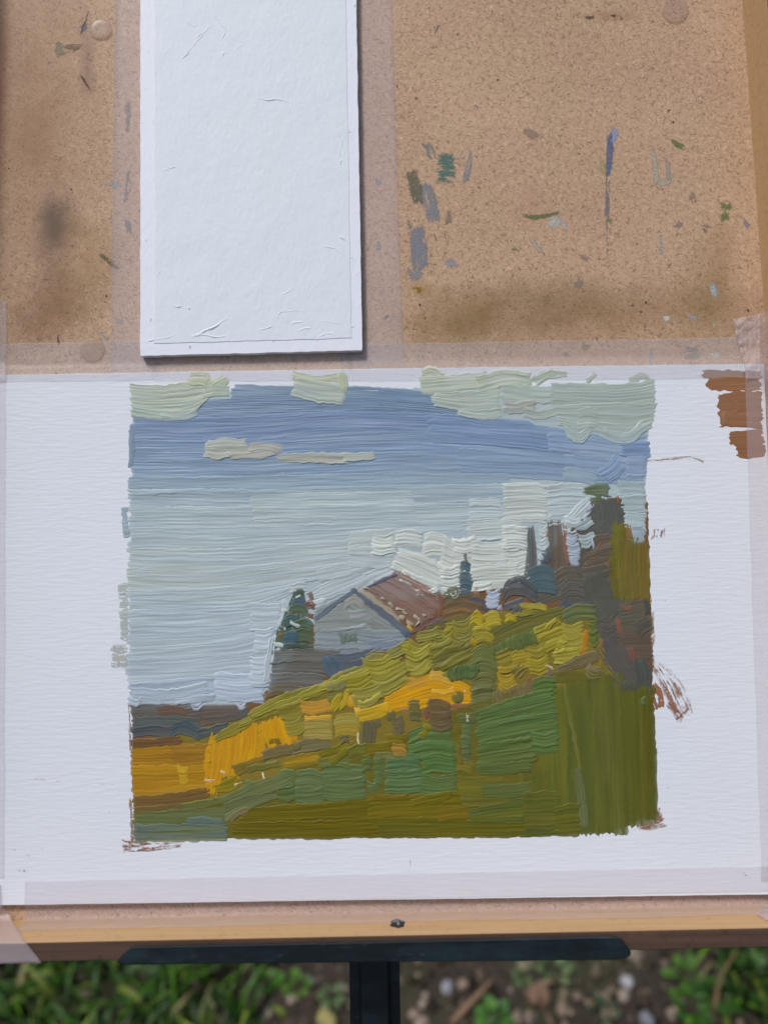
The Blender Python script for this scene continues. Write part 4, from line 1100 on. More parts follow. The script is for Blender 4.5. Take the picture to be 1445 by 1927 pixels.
def smear(path, wd, col, **k):
    wd = np.array(wd, float) * 1.15 + 1.0; wd = float(wd) if wd.ndim == 0 else list(wd)
    a, b = ribbon(path, wd)
    kw = dict(base_h=0.00002, t=.05, ridge=.4, mix=0, lip=.2, end=.2, rag=5, dry=.18, rw=4, name='paint_smear', sink=0.0, alpha=True, mat=M_SMEAR); kw.update(k)
    kw['dry'] = max(0, kw['dry'] - .20)
    stroke(lid, LID_O, a, b, col, **kw)
for pth, wd, c, dr in [
    ('153,60 158,52 163,46', (14, 12, 4), '6A7684', .05), ('104,98 112,92 122,94', (22, 28, 20), '8A8470', .12), ('122,92 140,90 158,88', (18, 14, 10), '857050', .45), ('98,112 100,120', 14, '7C7860', .4),
    ('200,347 214,349 228,346', (3, 10, 12), 'A6A9A8', .3), ('188,626 198,636 206,644', 7, 'A3A29C', .15), ('186,478 205,490 226,508', (6, 9, 8), '77704E', .45),
    ('774,320 780,350 788,385', (18, 24, 18), '6C6A5A', .12), ('800,345 808,380 818,420', (20, 28, 20), '81868E', .18), ('800,268 808,282 815,300', (14, 20, 10), '848480', .42), ('770,408 772,430', 8, '7C7E80', .3),
    ('784,428 788,470 790,505', (24, 30, 34), '7F8590', .22), ('776,505 784,518 780,530', (28, 24, 12), '858A92', .28), ('822,318 838,316 856,318', 52, '4A7E76', .38),
    ('888,280 882,308 876,342', (4, 10, 12), '8A8C92', .3), ('836,492 848,495 862,497', 12, '949AA8', .15), ('842,396 846,424', 12, '8C8070', .5), ('840,440 842,462', 8, '7C8050', .5),
    ('815,440 822,455', 12, '868060', .5), ('984,243 995,250 1008,262', 16, '9C8474', .35), ('1152,240 1157,250 1152,268', (8, 14, 8), '9AA6C8', .15), ('1146,250 1147,275 1143,330', (10, 14, 8), '5C7296', .2),
    ('1143,325 1142,380 1141,415', (8, 7, 8), '7C7C84', .38), ('1141,415 1143,450 1142,490', (6, 5, 3), '8A7F78', .5), ('1134,300 1136,328', 9, 'BFB07A', .42), ('1228,278 1232,310 1236,345', (8, 10, 12), 'ACA896', .22),
    ('1252,296 1256,320 1260,342', (6, 9, 10), 'A0988C', .38), ('1232,346 1250,344 1268,334', 14, 'AFAA98', .35), ('1262,264 1274,272 1288,280', (7, 11, 9), '66784A', .15), ('1301,278 1307,280', 8, '5F7A42', .3),
    ('1366,380 1367,396', 18, '667E4E', .18), ('1362,400 1366,418', 16, '647C4A', .12), ('978,405 1010,408 1058,400', (6, 10, 8), '66744C', .3), ('1028,430 1040,420 1052,408', (16, 26, 14), 'BCC0B8', .32),
    ('1052,412 1060,422 1066,430', 9, 'B4B8B0', .3), ('1000,452 1012,466 1024,476', 11, 'ADA79E', .4), ('1240,440 1242,460 1243,484', (4, 6, 3), '9CA4A8', .25), ('1078,538 1088,534 1096,530', 14, '8F8178', .45),
    ('1096,480 1112,488', 16, '9C8276', .5), ('1216,608 1230,614', 8, 'C8C8BC', .3), ('1246,606 1252,600 1262,598', (10, 12, 6), 'C9C9BC', .28), ('1266,606 1275,608', 6, 'D0CEC0', .1),
    ('1292,588 1302,596 1314,604', (10, 12, 4), 'A7A8A4', .35), ('1340,532 1342,545 1344,558', (8, 14, 8), 'A9B4B6', .3), ('1342,604 1346,618', 9, 'B8B4A0', .5), ('1371,640 1378,634', 7, 'C8CCC8', .2),
    ('1334,662 1345,668 1350,676', 14, 'C0C2B4', .25), ('1310,660 1322,664', 5, 'B8BAB0', .2), ('1288,664 1302,664 1318,662', 22, '858470', .35), ('1098,660 1102,646', 14, '96843E', .35), ('1060,668 1075,668', 10, '94804A', .5),
    ('1220,700 1222,660', 10, '9AA4A8', .6), ('970,48 964,50', 14, '857F78', .4), ('820,46 812,62', 18, '8A7A70', .55), ('1428,400 1432,404', 12, '8E8CA0', .3), ('1398,414 1408,426', 8, '8F8B9A', .4),
    ('1270,420 1285,426', 14, '8A7C80', .55), ('1320,430 1335,432', 16, '8E8078', .55), ('982,470 962,466', 9, '5E7A48', .4), ('1140,414 1152,418', 8, '667C40', .4), ('1300,362 1308,386', 12, '887E70', .6),
    ('712,336 714,350', 12, '96909A', .5), ('711,450 714,478', 7, '9298A8', .3), ('718,540 720,556', 5, '98A0A8', .3), ('1040,348 1052,350', 9, '9C8A84', .5), ('900,196 890,206', 8, '8C8C94', .5),
    ('240,190 242,215 241,250', (8, 9, 6), '77736F', .5), ('242,320 241,350 238,382', (6, 8, 10), '74706C', .5), ('240,410 243,428 245,442', (8, 9, 8), '706C6C', .35), ('225,600 228,612', 10, '9A9894', .45), ('232,552 240,556', 5, '9A9892', .4),
    ('855,300 866,296 880,298', 5, 'A8A098', .5), ('690,455 692,478', 5, '8A8A98', .4), ('780,546 795,545', 12, '92721E', .5), ('1250,500 1262,494', 10, '8C7A70', .55)]:
    smear(pth, wd, c, dry=dr)
for pth, wd in [('1118,632 1124,642 1129,646', 4), ('1148,29 1160,31', 5), ('1166,33 1173,37', 7), ('1255,212 1262,204', 5), ('1083,27 1088,28', 6), ('1100,34 1120,33', 4), ('1267,446 1276,438', 3), ('863,253 867,254', 5),
    ('799,60 800,61', 7), ('914,486 915,492', 5), ('768,218 769,225', 3), ('726,592 730,602', 8), ('732,604 735,608', 8), ('47,500 49,506', 4), ('64,532 66,535', 5), ('172,8 175,10', 5), ('110,630 112,650', 4),
    ('152,66 168,20', 3), ('150,140 172,172', 4), ('1405,210 1408,214', 4), ('858,62 864,66', 9), ('1200,518 1206,520', 3), ('1182,576 1194,574', 4)]:
    smear(pth, wd, '3A2C24', dry=.12, rag=2)

# ================================================================== clear round bumpers on the board
def mat_clear():
    m = bpy.data.materials.new('clear_rubber'); m.use_nodes = True
    t = m.node_tree; nb = NB(t); p = t.nodes['Principled BSDF']; out = t.nodes['Material Output']
    p.inputs['Base Color'].default_value = (0.62, 0.52, 0.44, 1); p.inputs['Roughness'].default_value = 0.25
    tr = nb.n('ShaderNodeBsdfTransparent'); tr.inputs[0].default_value = (0.93, 0.9, 0.88, 1)
    mx = nb.n('ShaderNodeMixShader'); mx.inputs[0].default_value = 0.20
    nb.l(tr.outputs[0], mx.inputs[1]); nb.l(p.outputs[0], mx.inputs[2]); nb.l(mx.outputs[0], out.inputs[0])
    return m
M_CLEAR = mat_clear()
def bumper(x, y, r, label):
    c = B(x, y, 0.0); R_ = r * PXM; V = []; Fc = []; prof = [(1.0, 0.00003), (1.0, .0005), (.95, .0008), (.86, .0009), (.45, .00088), (.1, .00086)]
    n = 40
    for rr, z in prof:
        for i in range(n):
            a = 2 * math.pi * i / n; k = 1 + 0.015 * math.sin(3 * a + x)
            V.append((c[0] + R_ * rr * k * math.cos(a), c[1] + R_ * rr * k * math.sin(a), z))
    for j in range(len(prof) - 1):
        for i in range(n): Fc.append((j * n + i, j * n + (i + 1) % n, (j + 1) * n + (i + 1) % n, (j + 1) * n + i))
    Fc.append([(len(prof) - 1) * n + i for i in range(n)])
    th = board_thing('bumper_pad', c, label, 'bumper pad', 'clear round bumper pads')
    part('rubber_disc', V, Fc, M_CLEAR, th, c)
bumper(191, 57, 22, 'clear round bumper pad edged with green paint, beside the tape strip')
bumper(1269, 21, 27, 'clean clear round bumper pad on bare brown board')
bumper(175, 660, 24, 'clear round bumper pad partly covered by horizontal tape')

# ================================================================== tape
M_TAPE = mat_tape('frosted_tape', 0.11, 'E2DEE4')
M_TAPE2 = mat_tape('frosted_tape_clear', 0.125, 'D6D6D8')
M_TAPE_W = mat_tape('frosted_tape_thick', 0.21, 'D8CCD0')
M_TAPE_P = mat_tape('frosted_tape_panel', 0.10, 'E2DEE4')
def tape(name, label, quad, nx, ny, hfun, mat, wr=0.0, group=None, seed=0.0, edge=1.0, thick=0.00006):
    """quad: pixel corners tl tr br bl; hfun(x, y, s, t) -> height in metres"""
    tl, tr, br, bl = [np.array(p, float) for p in quad]
    s = np.linspace(0, 1, nx + 1)[None, :, None]; t = np.linspace(0, 1, ny + 1)[:, None, None]
    P = (tl * (1 - s) + tr * s) * (1 - t) + (bl * (1 - s) + br * s) * t
    x, y = P[..., 0].copy(), P[..., 1].copy()
    x += edge * vnoise(y / 40 + seed, x / 300) ; y += edge * vnoise(x / 40 + seed + 7, y / 300)
    h = np.vectorize(hfun)(x, y, np.broadcast_to(s[..., 0], x.shape), np.broadcast_to(t[..., 0], x.shape)).astype(float)
    h += wr * (np.abs(vnoise(x / 9 + seed, y / 17)) + 0.5 * np.abs(vnoise((x + y) / 12, (x - y) / 30 + seed)))
    q = B(x, y, h)
    c = B((tl + br)[0] / 2, (tl + br)[1] / 2, 0.0)
    idx = np.arange(x.size).reshape(x.shape)
    Fc = np.stack([idx[:-1, :-1], idx[1:, :-1], idx[1:, 1:], idx[:-1, 1:]], -1).reshape(-1, 4).tolist()
    V = q.reshape(-1, 3)
    # give it a real thickness
    o = mesh_obj(name, V, Fc, mat, None, c)
    pw = FOOT + c[0] * UX + c[1] * VX + c[2] * NX
    o.matrix_world = Matrix.Translation(Vector(pw)) @ BOARD_ROT.to_4x4()
    md = o.modifiers.new('thickness', 'SOLIDIFY'); md.thickness = thick; md.offset = 0
    tag(o, label, 'tape', group)
    return o
def lerp_h(a, b, y0, y1):
    def fn(x, y, s, t):
        k = min(1, max(0, (y - y0) / (y1 - y0))); k = k * k * (3 - 2 * k)
        return a * (1 - k) + b * k
    return fn
flat = lambda z: (lambda x, y, s, t: z)
tape('tape_strip', 'frosted vertical tape strip along the blank panel side with pencil-like grey marks', [(217.5, -150), (300, -150), (300, 705), (208, 705)], 6, 60, flat(.00022), M_TAPE, .00002, seed=1)
tape('tape_strip', 'wide frosted vertical tape strip between the blank panel and the bare paint-spotted board', [(640, -150), (733, -150), (760, 690), (640, 690)], 8, 60, flat(.00022), M_TAPE, .00002, seed=2)
TE = ZP + .00012
def toptape(x, y, s, t):
    ye = 706 - (x + 22) * 0.01485
    k = min(1, max(0, (y - (ye - 22)) / 21.0)); k = k * k
    return .00040 * (1 - k) + (TE) * k
tape('tape_strip', 'clear horizontal tape strip over the left top edge of the painting, covering a bumper pad', [(-20, 648), (291, 640), (291, 716), (-20, 720)], 40, 26, toptape, M_TAPE2, .00003, seed=3)
tape('tape_strip', 'clear horizontal tape strip running from the blank panel along the painting top edge', [(660, 648), (1392, 634), (1400, 712), (660, 718)], 70, 26, toptape, M_TAPE2, .00003, seed=4)
tape('tape_strip', 'short clear tape strip under the lower edge of the blank panel', [(291.5, 645), (659.5, 648), (659.5, 718), (291.5, 717)], 40, 26, toptape, M_TAPE2, .00002, seed=5)
def sidetape(x, y, s, t):
    xe = 1436.5 + (y - 684) * 0.0415
    return TE + .00005 if x < xe - 1 else TE + .00005 + (x - xe + 1) * PXM * 0.9
tape('tape_strip', 'long frosted tape strip down the right side of the painting over the rust-brown test patch', [(1400, 690), (1455, 690), (1480, 1660), (1432, 1660)], 14, 80, sidetape, M_TAPE_P, .00002, seed=6)
def corner_top(x, y, s, t):
    xe = 1440
    base = .0007 + max(0, (y - 655) / 30.0) * .003 if y < 690 else TE + .0002
    wall = max(0, x - 1428) * PXM * 3.2
    return min(base, TE + .0004) + wall * (1 if x > 1428 else 0)
tape('tape_piece', 'crumpled pink-white tape piece in the corner above the rust-brown test patch', [(1379, 598), (1462, 586), (1462, 716), (1403, 712)], 40, 50, corner_top, M_TAPE_W, .0011, seed=7, edge=2)
def lefttape(x, y, s, t): return TE + .00005
tape('tape_strip', 'frosted tape strip along the left margin of the white canvas', [(-22, 720), (12, 718), (9, 1655), (-40, 1655)], 8, 60, lefttape, M_TAPE_P, .00002, seed=8)
tape('tape_strip', 'frosted vertical tape end on brown board left of the painting top corner', [(-18, 568), (13, 567), (13, 716), (-20, 718)], 8, 30, lambda x, y, s, t: .0006 + (TE if y > 706 else max(0, (y - 684) / 22.0) * TE), M_TAPE, .00003, seed=9)
# bottom tape: over the canvas edge, down to the back panel, up the rim's inner face
def B_bottom(xs, prof):
    return None
def profile_tape(name, label, x0, x1, prof, mat, nx=120, seed=0.0, wr=.00005, top_edge=None):
    """prof: list of (v, h) in board metres, swept along u between two pixel columns"""
    c = np.array([0.0, BOT_V, 0.0]); V = []
    xs = np.linspace(x0, x1, nx)
    us = B(xs, np.full(nx, 1720.0), 0.0)[:, 0]
    pv = np.array(prof); s = np.r_[0, np.cumsum(np.linalg.norm(np.diff(pv, axis=0), axis=1))]
    m = 36; ss = np.linspace(0, s[-1], m)
    pp = np.stack([np.interp(ss, s, pv[:, 0]), np.interp(ss, s, pv[:, 1])], 1)
    for i, u_ in enumerate(us):
        for j, (vv_, hh) in enumerate(pp):
            e = .0012 * vnoise(i * .11 + seed, 4.0) * (j / m) ** 6
            V.append((u_, vv_ + wr * vnoise(i * .3 + seed, j * .4), hh + e + wr * abs(vnoise(i * .25 + seed, j * .5 + 9))))
    Fc = [(i * m + j, (i + 1) * m + j, (i + 1) * m + j + 1, i * m + j + 1) for i in range(nx - 1) for j in range(m - 1)]
    o = mesh_obj(name, V, Fc, mat, None, c)
    pw = FOOT + c[0] * UX + c[1] * VX
    o.matrix_world = Matrix.Translation(Vector(pw)) @ BOARD_ROT.to_4x4()
    md = o.modifiers.new('thickness', 'SOLIDIFY'); md.thickness = .00005; md.offset = 0
    tag(o, label, 'tape')
    return o
pe = B(722.0, 1693.0, ZP)[1]
profile_tape('tape_strip', 'long frosted tape strip under the painting, folded up onto the golden rim', 52, 1448,
    [(pe + .0115, TE + .00008), (pe + .0003, TE + .00008), (pe - .0012, .0006), (BOT_V + .0012, .0005), (BOT_V + .0004, .0016), (BOT_V + .00025, .0112)], M_TAPE, seed=2.0)
# the wide corner piece at lower left, over the rim and its dark edge
def corner_bl():
    c = np.array([LEFT_U, BOT_V, 0.0]); rows = []
    prof = [(pe + .010, TE + .0002), (pe + .0002, TE + .0003), (BOT_V + .0030, .0010), (BOT_V + .0008, .0024), (BOT_V + .0005, RIMH * .55), (BOT_V + .0003, RIMH + .0003), (BOT_V - .0001, RIMH + .00045), (BOT_V - RIMT - .0003, RIMH + .0004), (BOT_V - RIMT - .00035, RIMH - .006)]
    px_r = [4, 4, 20, 24, 38, 51, 53, 80, 80]
    py = [1655, 1703, 1728, 1733, 1755, 1774, 1776, 1806, 1806]
    V = []; n = 26; s0 = np.linspace(0, len(prof) - 1, 64)
    for k in s0:
        i = min(int(k), len(prof) - 2); f_ = k - i
        vv_ = prof[i][0] * (1 - f_) + prof[i + 1][0] * f_; hh = prof[i][1] * (1 - f_) + prof[i + 1][1] * f_
        xr = px_r[i] * (1 - f_) + px_r[i + 1] * f_; yr = py[i] * (1 - f_) + py[i + 1] * f_
        ur = B(xr, yr, hh)[0]
        ul = LEFT_U + 0.0004
        for j in range(n):
            a = j / (n - 1)
            V.append((ul * (1 - a) + ur * a, vv_ + .0003 * abs(vnoise(j * .5, k * .4)) , hh + .0004 * abs(vnoise(j * .4, k * .7))))
    Fc = [(i * n + j, i * n + j + 1, (i + 1) * n + j + 1, (i + 1) * n + j) for i in range(63) for j in range(n - 1)]
    o = mesh_obj('tape_piece', V, Fc, M_TAPE_W, None, c)
    pw = FOOT + c[0] * UX + c[1] * VX
    o.matrix_world = Matrix.Translation(Vector(pw)) @ BOARD_ROT.to_4x4()
    md = o.modifiers.new('thickness', 'SOLIDIFY'); md.thickness = .00005; md.offset = 0
    tag(o, 'wide milky tape piece cut on a slant, wrapped over the rim and its dark edge', 'tape')
corner_bl()
def corner_br():
    c = np.array([RIGHT_U, BOT_V, 0.0]); V = []; n = 24; m = 30
    for i in range(m):
        t_ = i / (m - 1)
        hh = .0015 + t_ * .018
        x_l = 1424 + 22 * (1 - min(1, t_ * 1.6)) ** 2 * 0 + (20 * abs(t_ - .62) if t_ < .62 else 60 * (t_ - .62))
        ul = B(x_l, 1722 + 26 * t_, hh)[0]
        for j in range(n):
            a = j / (n - 1)
            V.append((ul * (1 - a) + (RIGHT_U - .0003) * a, BOT_V + .0006 + .0012 * abs(vnoise(j * .5 + 4, i * .3)) + .001 * a, hh))
    Fc = [(i * n + j, i * n + j + 1, (i + 1) * n + j + 1, (i + 1) * n + j) for i in range(m - 1) for j in range(n - 1)]
    o = mesh_obj('tape_piece', V, Fc, M_TAPE_W, None, c)
    pw = FOOT + c[0] * UX + c[1] * VX
    o.matrix_world = Matrix.Translation(Vector(pw)) @ BOARD_ROT.to_4x4()
    md = o.modifiers.new('thickness', 'SOLIDIFY'); md.thickness = .00005; md.offset = 0
    tag(o, 'torn whitish tape scrap on the golden rim corner below the canvas', 'tape')
corner_br()

# ================================================================== screw in the bottom rim
def cyl(c, axis, r, l, n=16, r2=None):
    a = np.array(axis, float); a /= np.linalg.norm(a); b = np.cross(a, [0.3, 0.9, 0.5]); b /= np.linalg.norm(b); d = np.cross(a, b)
    V = []; r2 = r if r2 is None else r2
    for k, rr in ((0, r), (1, r2)):
        for i in range(n):
            t_ = 2 * math.pi * i / n; V.append(np.array(c) + a * l * k + rr * (math.cos(t_) * b + math.sin(t_) * d))
    Fc = [(i, (i + 1) % n, n + (i + 1) % n, n + i) for i in range(n)] + [list(range(n))[::-1], [n + i for i in range(n)]]
    return np.array(V), Fc
M_HOLE, _t, _p = new_mat('hole_shade'); _nb = NB(_t)
_nb.l(_nb.ramp(_nb.noise(_nb.coord((900, 900, 900)), 1.0, 4), [(0.3, (0.006, 0.005, 0.005)), (0.7, (0.03, 0.024, 0.02))]), _p.inputs['Base Color']); _p.inputs['Roughness'].default_value = 0.8  # near-black: the shade of the screw hole put into the colour
M_STEEL, _t, _p = new_mat('dull_steel'); _nb = NB(_t)
_nb.l(_nb.ramp(_nb.noise(_nb.coord((700, 700, 700)), 1.0, 4), [(0.3, (0.16, 0.155, 0.15)), (0.7, (0.34, 0.33, 0.32))]), _p.inputs['Base Color']); _p.inputs['Roughness'].default_value = 0.5; _p.inputs['Metallic'].default_value = 0.7
hh_ = 0.0125
hu = B(748.5, 1745.0, 0.010)[0]
def find_h(py):   # height on the rim's inner face seen at pixel row py
    lo, hi = 0.0, RIMH
    for _ in range(40):
        md_ = (lo + hi) / 2
        if B(748.5, py, md_)[1] < BOT_V: lo = md_
        else: hi = md_
    return lo
hz = find_h(1738.0)
so_ = np.array([hu, BOT_V, hz])
scr = board_thing('screw', so_, 'small sunken steel screw in a dark hole in the golden rim', 'screw')
# ragged near-flat disc, coloured dark for the shade inside the hole
V = []; n = 22
for k, (rr, zz) in enumerate(((1.25, .00012), (1.0, .00022), (0.0, .00016))):
    for i in range(n):
        a = 2 * math.pi * i / n; q = 1 + .16 * vnoise(i * .9 + 3, k * 1.0)
        V.append((hu + .0027 * rr * q * math.cos(a), BOT_V + zz, hz + .0027 * rr * q * math.sin(a) * 1.4))
Fc = [(k * n + i, k * n + (i + 1) % n, (k + 1) * n + (i + 1) % n, (k + 1) * n + i) for k in range(2) for i in range(n)]
part('screw_hole', V, Fc, M_HOLE, scr, so_)
v, f = join(box_vf(hu - .0004, hu + .0010, BOT_V + .0001, BOT_V + .0007, hz - .0030, hz + .0024, .0002))
part('screw_head', v, f, M_STEEL, scr, so_)

# ================================================================== easel: ledge, mast, tripod
M_METAL = mat_metal()
EO = np.array([B(704.0, 1820.0, 0.0)[0], BOT_V - RIMT, 0.0])
easel = board_thing('field_easel', EO, 'dark green-black metal field easel holding up the box lid', 'easel')
hl = RIMH + 0.0042                                   # front face of the ledge's lip
LEDGE = [B(float(x), float(y), hl) for x, y in ((246, 1786), (1156, 1766.5), (1174, 1772), (1189, 1795), (1183, 1803), (1164, 1807.5), (232, 1816), (219, 1812), (226, 1803))]
ul, ur = LEDGE[7][0], LEDGE[3][0]
def ledge():
    import bmesh
    bm = bmesh.new()
    prof = [(p[0], p[1]) for p in LEDGE][::-1]
    n = len(prof)
    def ring(h): return [bm.verts.new((x, y, h)) for x, y in prof]
    a, b = ring(RIMH + .0006), ring(hl)
    bm.faces.new(b); bm.faces.new(a[::-1])
    for i in range(n): bm.faces.new((a[i], a[(i + 1) % n], b[(i + 1) % n], b[i]))
    bmesh.ops.bevel(bm, geom=[e for e in bm.edges], offset=.0006, segments=2, affect='EDGES')
    bm.verts.index_update()
    vs = [tuple(v.co) for v in bm.verts]; fs = [[v.index for v in f_.verts] for f_ in bm.faces]; bm.free()
    return np.array(vs), fs
v, f = ledge()
part('front_lip', v, f, M_METAL, easel, EO, smooth=False)
v, f = box_vf(ul + .004, ur - .006, BOT_V - RIMT - .0016, BOT_V - RIMT - .0002, -.016, RIMH + .001, .0004)
part('shelf', v, f, M_METAL, easel, EO, smooth=False)
mu0, mu1 = B(656.0, 1850.0, -.006)[0], B(752.5, 1850.0, -.006)[0]
mv_end = BOT_V - 0.27
import bmesh
def rounded_bar(u0, u1, v0, v1, h0, h1, bev):
    bm = bmesh.new(); bmesh.ops.create_cube(bm, size=1)
    for q in bm.verts: q.co = Vector((u0 + (q.co.x + .5) * (u1 - u0), v0 + (q.co.y + .5) * (v1 - v0), h0 + (q.co.z + .5) * (h1 - h0)))
    es = [e for e in bm.edges if abs(e.verts[0].co.y - e.verts[1].co.y) > abs(v1 - v0) * .5]
    bmesh.ops.bevel(bm, geom=es, offset=bev, segments=5, affect='EDGES'); bm.verts.index_update()
    vs = [tuple(q.co) for q in bm.verts]; fs = [[q.index for q in f_.verts] for f_ in bm.faces]; bm.free()
    return np.array(vs), fs
v, f = rounded_bar(mu0, mu1, mv_end, BOT_V + 0.20, -.034, -.0085, .006)
part('mast', v, f, M_METAL, easel, EO, smooth=False)
# tilt joint and three legs (below the picture)
jp = FOOT + ((mu0 + mu1) / 2) * UX + mv_end * VX - .02 * NX
def to_board(p): d_ = np.asarray(p) - FOOT; return np.array([d_ @ UX, d_ @ VX, d_ @ NX])
v, f = cyl(to_board(jp - np.array([.03, 0, 0])), (1, 0, 0), .024, .06, 24)
part('tilt_joint', v, f, M_METAL, easel, EO, smooth=False)
for ang in (90, 215, 325):
    a_ = math.radians(ang)
    ft = np.array([jp[0] + .36 * math.cos(a_), jp[1] + .36 * math.sin(a_), -.01])
    p0, p1 = to_board(jp), to_board(ft)
    v, f = cyl(p0, p1 - p0, .011, np.linalg.norm(p1 - p0), 16, .008)
    part('leg', v, f, M_METAL, easel, EO)

# ================================================================== ground, grass, stones, weeds, twigs
rnd = random.Random(11)
def gh(x, y):
    return 0.022 * vnoise(x * 2.1 + 5, y * 2.1) + 0.010 * vnoise(x * 7, y * 7 + 3) + 0.006 * vnoise(x * 23, y * 23)
gc = G(722.0, 1880.0)
xs = np.unique(np.r_[-400, -150, -60, -25, -10, -5, np.linspace(-2.4, 2.4, 121), 5, 10, 25, 60, 150, 400])
ys = np.unique(np.r_[-400, -150, -60, -25, -10, -5, np.linspace(-1.8, 3.0, 121), 5, 10, 25, 60, 150, 400])
XX, YY = np.meshgrid(xs, ys)
ZZ = gh(XX, YY) * (np.abs(XX) < 3) * (np.abs(YY) < 4)
idx = np.arange(XX.size).reshape(XX.shape)
Fc = np.stack([idx[:-1, :-1], idx[:-1, 1:], idx[1:, 1:], idx[1:, :-1]], -1).reshape(-1, 4)
soil = mesh_obj('ground', np.stack([XX, YY, ZZ], -1).reshape(-1, 3), Fc, mat_soil())
soil['kind'] = 'structure'
M_GRASS = mat_vcol('grass_blade', 0.5, 0.35, 0.35)
M_LEAF = mat_vcol('weed_leaf', 0.5, 0.35, 0.3)
M_STONE = mat_vcol('stone', 0.8, 0.25)
M_TWIG = mat_vcol('dry_twig', 0.85, 0.2)
xl = G(430.0, 1880.0)[0]; xr = G(1290.0, 1840.0)[0]
def blade(V, Fc, C, x, y, ln, wd, az, lean, col, z0=None):
    z = gh(x, y) - .004 if z0 is None else z0
    n = len(V); d = (math.cos(az), math.sin(az)); s = (-d[1], d[0]); seg = 4
    px_, pz = 0.0, 0.0; th = math.pi / 2 - lean * .3
    for k in range(seg + 1):
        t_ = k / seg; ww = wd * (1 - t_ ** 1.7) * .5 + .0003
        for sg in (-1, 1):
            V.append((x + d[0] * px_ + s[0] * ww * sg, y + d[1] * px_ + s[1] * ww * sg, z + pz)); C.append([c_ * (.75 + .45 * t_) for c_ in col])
        px_ += math.cos(th) * ln / seg; pz += math.sin(th) * ln / seg; th -= lean * .55
    for k in range(seg): a = n + 2 * k; Fc.append((a, a + 1, a + 3, a + 2))
V, Fc, C = [], [], []
greens = [(.05, .15, .005), (.035, .11, .005), (.09, .21, .01), (.018, .065, .003), (.19, .25, .04), (.05, .13, .02), (.012, .045, .003), (.012, .04, .003)]
cnt = 0
while cnt < 26000:
    x = rnd.uniform(-2.2, 2.2); y = rnd.uniform(gc[1] - .5, gc[1] + 1.9)
    left = x < xl + .10 * vnoise(y * 4, 2.0) ; right = x > xr + .12 * vnoise(y * 5, 7.0)
    far = y > gc[1] + .55
    pr = 1.0 if left else (.55 if right else (.25 if far else .012))
    if rnd.random() > pr: continue
    if vnoise(x * 6 + 40, y * 6) < -.45 and not left: continue
    cnt += 1
    c = rnd.choice(greens); k = rnd.uniform(.7, 1.25)
    if rnd.random() < .06: c = (.22, .19, .09)
    blade(V, Fc, C, x, y, rnd.uniform(.05, .15), rnd.choice((.004, .006, .009, .013)) * rnd.uniform(.8, 1.3), rnd.uniform(0, 6.28), rnd.uniform(.2, 1.5), [a * k for a in c])
grass = mesh_obj('grass', V, Fc, M_GRASS, None, None, True, np.array(C))
grass['kind'] = 'stuff'; grass['label'] = 'green meadow grass growing beside the bare soil'; grass['category'] = 'grass'
# fine soil crumbs and litter
V, Fc, C = [], [], []
for _ in range(9000):
    x = rnd.uniform(-.9, 1.0); y = rnd.uniform(gc[1] - .45, gc[1] + .75); r = rnd.choice((.002, .003, .004, .006, .009)) * rnd.uniform(.7, 1.6)
    z = gh(x, y) + r * .3; n = len(V); k = rnd.uniform(.5, 1.6); c = rnd.choice(((.05, .036, .025), (.035, .025, .016), (.02, .014, .01), (.09, .07, .05), (.16, .13, .10), (.20, .16, .11)))
    pts = [(1, 0, 0), (-1, 0, 0), (0, 1, 0), (0, -1, 0), (0, 0, 1), (0, 0, -1)]
    for p_ in pts: V.append(tuple(q + r * w_ * rnd.uniform(.6, 1.3) for q, w_ in zip((x, y, z), p_))); C.append([min(.6, a * k) for a in c])
    for t_ in ((0, 2, 4), (2, 1, 4), (1, 3, 4), (3, 0, 4), (2, 0, 5), (1, 2, 5), (3, 1, 5), (0, 3, 5)): Fc.append([n + i for i in t_])
cr = mesh_obj('soil_crumbs', V, Fc, M_STONE, None, None, False, np.array(C)); cr['kind'] = 'stuff'; cr['label'] = 'loose crumbs of dark soil and grit'; cr['category'] = 'soil'

def stone(px_, py_, wpx, col, label, group=None, flat_=.7):
    p = G(float(px_), float(py_)); r = wpx * .5 * np.linalg.norm(p - CAM) / F * 0.9
    bm = bmesh.new(); bmesh.ops.create_icosphere(bm, subdivisions=3, radius=1)
    sd = px_ * .37
    for q in bm.verts:
        n_ = 1 + .42 * vnoise(q.co.x * 1.3 + sd, q.co.y * 1.3 + q.co.z * 1.7) + .20 * vnoise(q.co.x * 3 + sd, q.co.z * 3 + q.co.y * 2)
        q.co = Vector((q.co.x * r * n_, q.co.y * r * n_ * .85, q.co.z * r * n_ * flat_))
    bm.verts.index_update(); vs = [tuple(q.co) for q in bm.verts]; fs = [[q.index for q in f_.verts] for f_ in bm.faces]; bm.free()
    c = np.ones((len(vs), 3)) * lin(col) * .62
    c *= (1 + .2 * np.array([vnoise(a[0] / r * 2 + sd, a[1] / r * 2 + a[2] / r) for a in vs]))[:, None]
    o = mesh_obj('stone', vs, fs, M_STONE, None, None, True, c)
    o.location = (p[0], p[1], gh(p[0], p[1]) + r * flat_ * .35); o.rotation_euler = (0, 0, sd)
    tag(o, label, 'stone', group)
GR = 'small stones scattered on the soil'
PK = 'small pinkish-grey stone of the cluster beside the mast'
PB = 'dull brown pebble beside the flat brown stone'
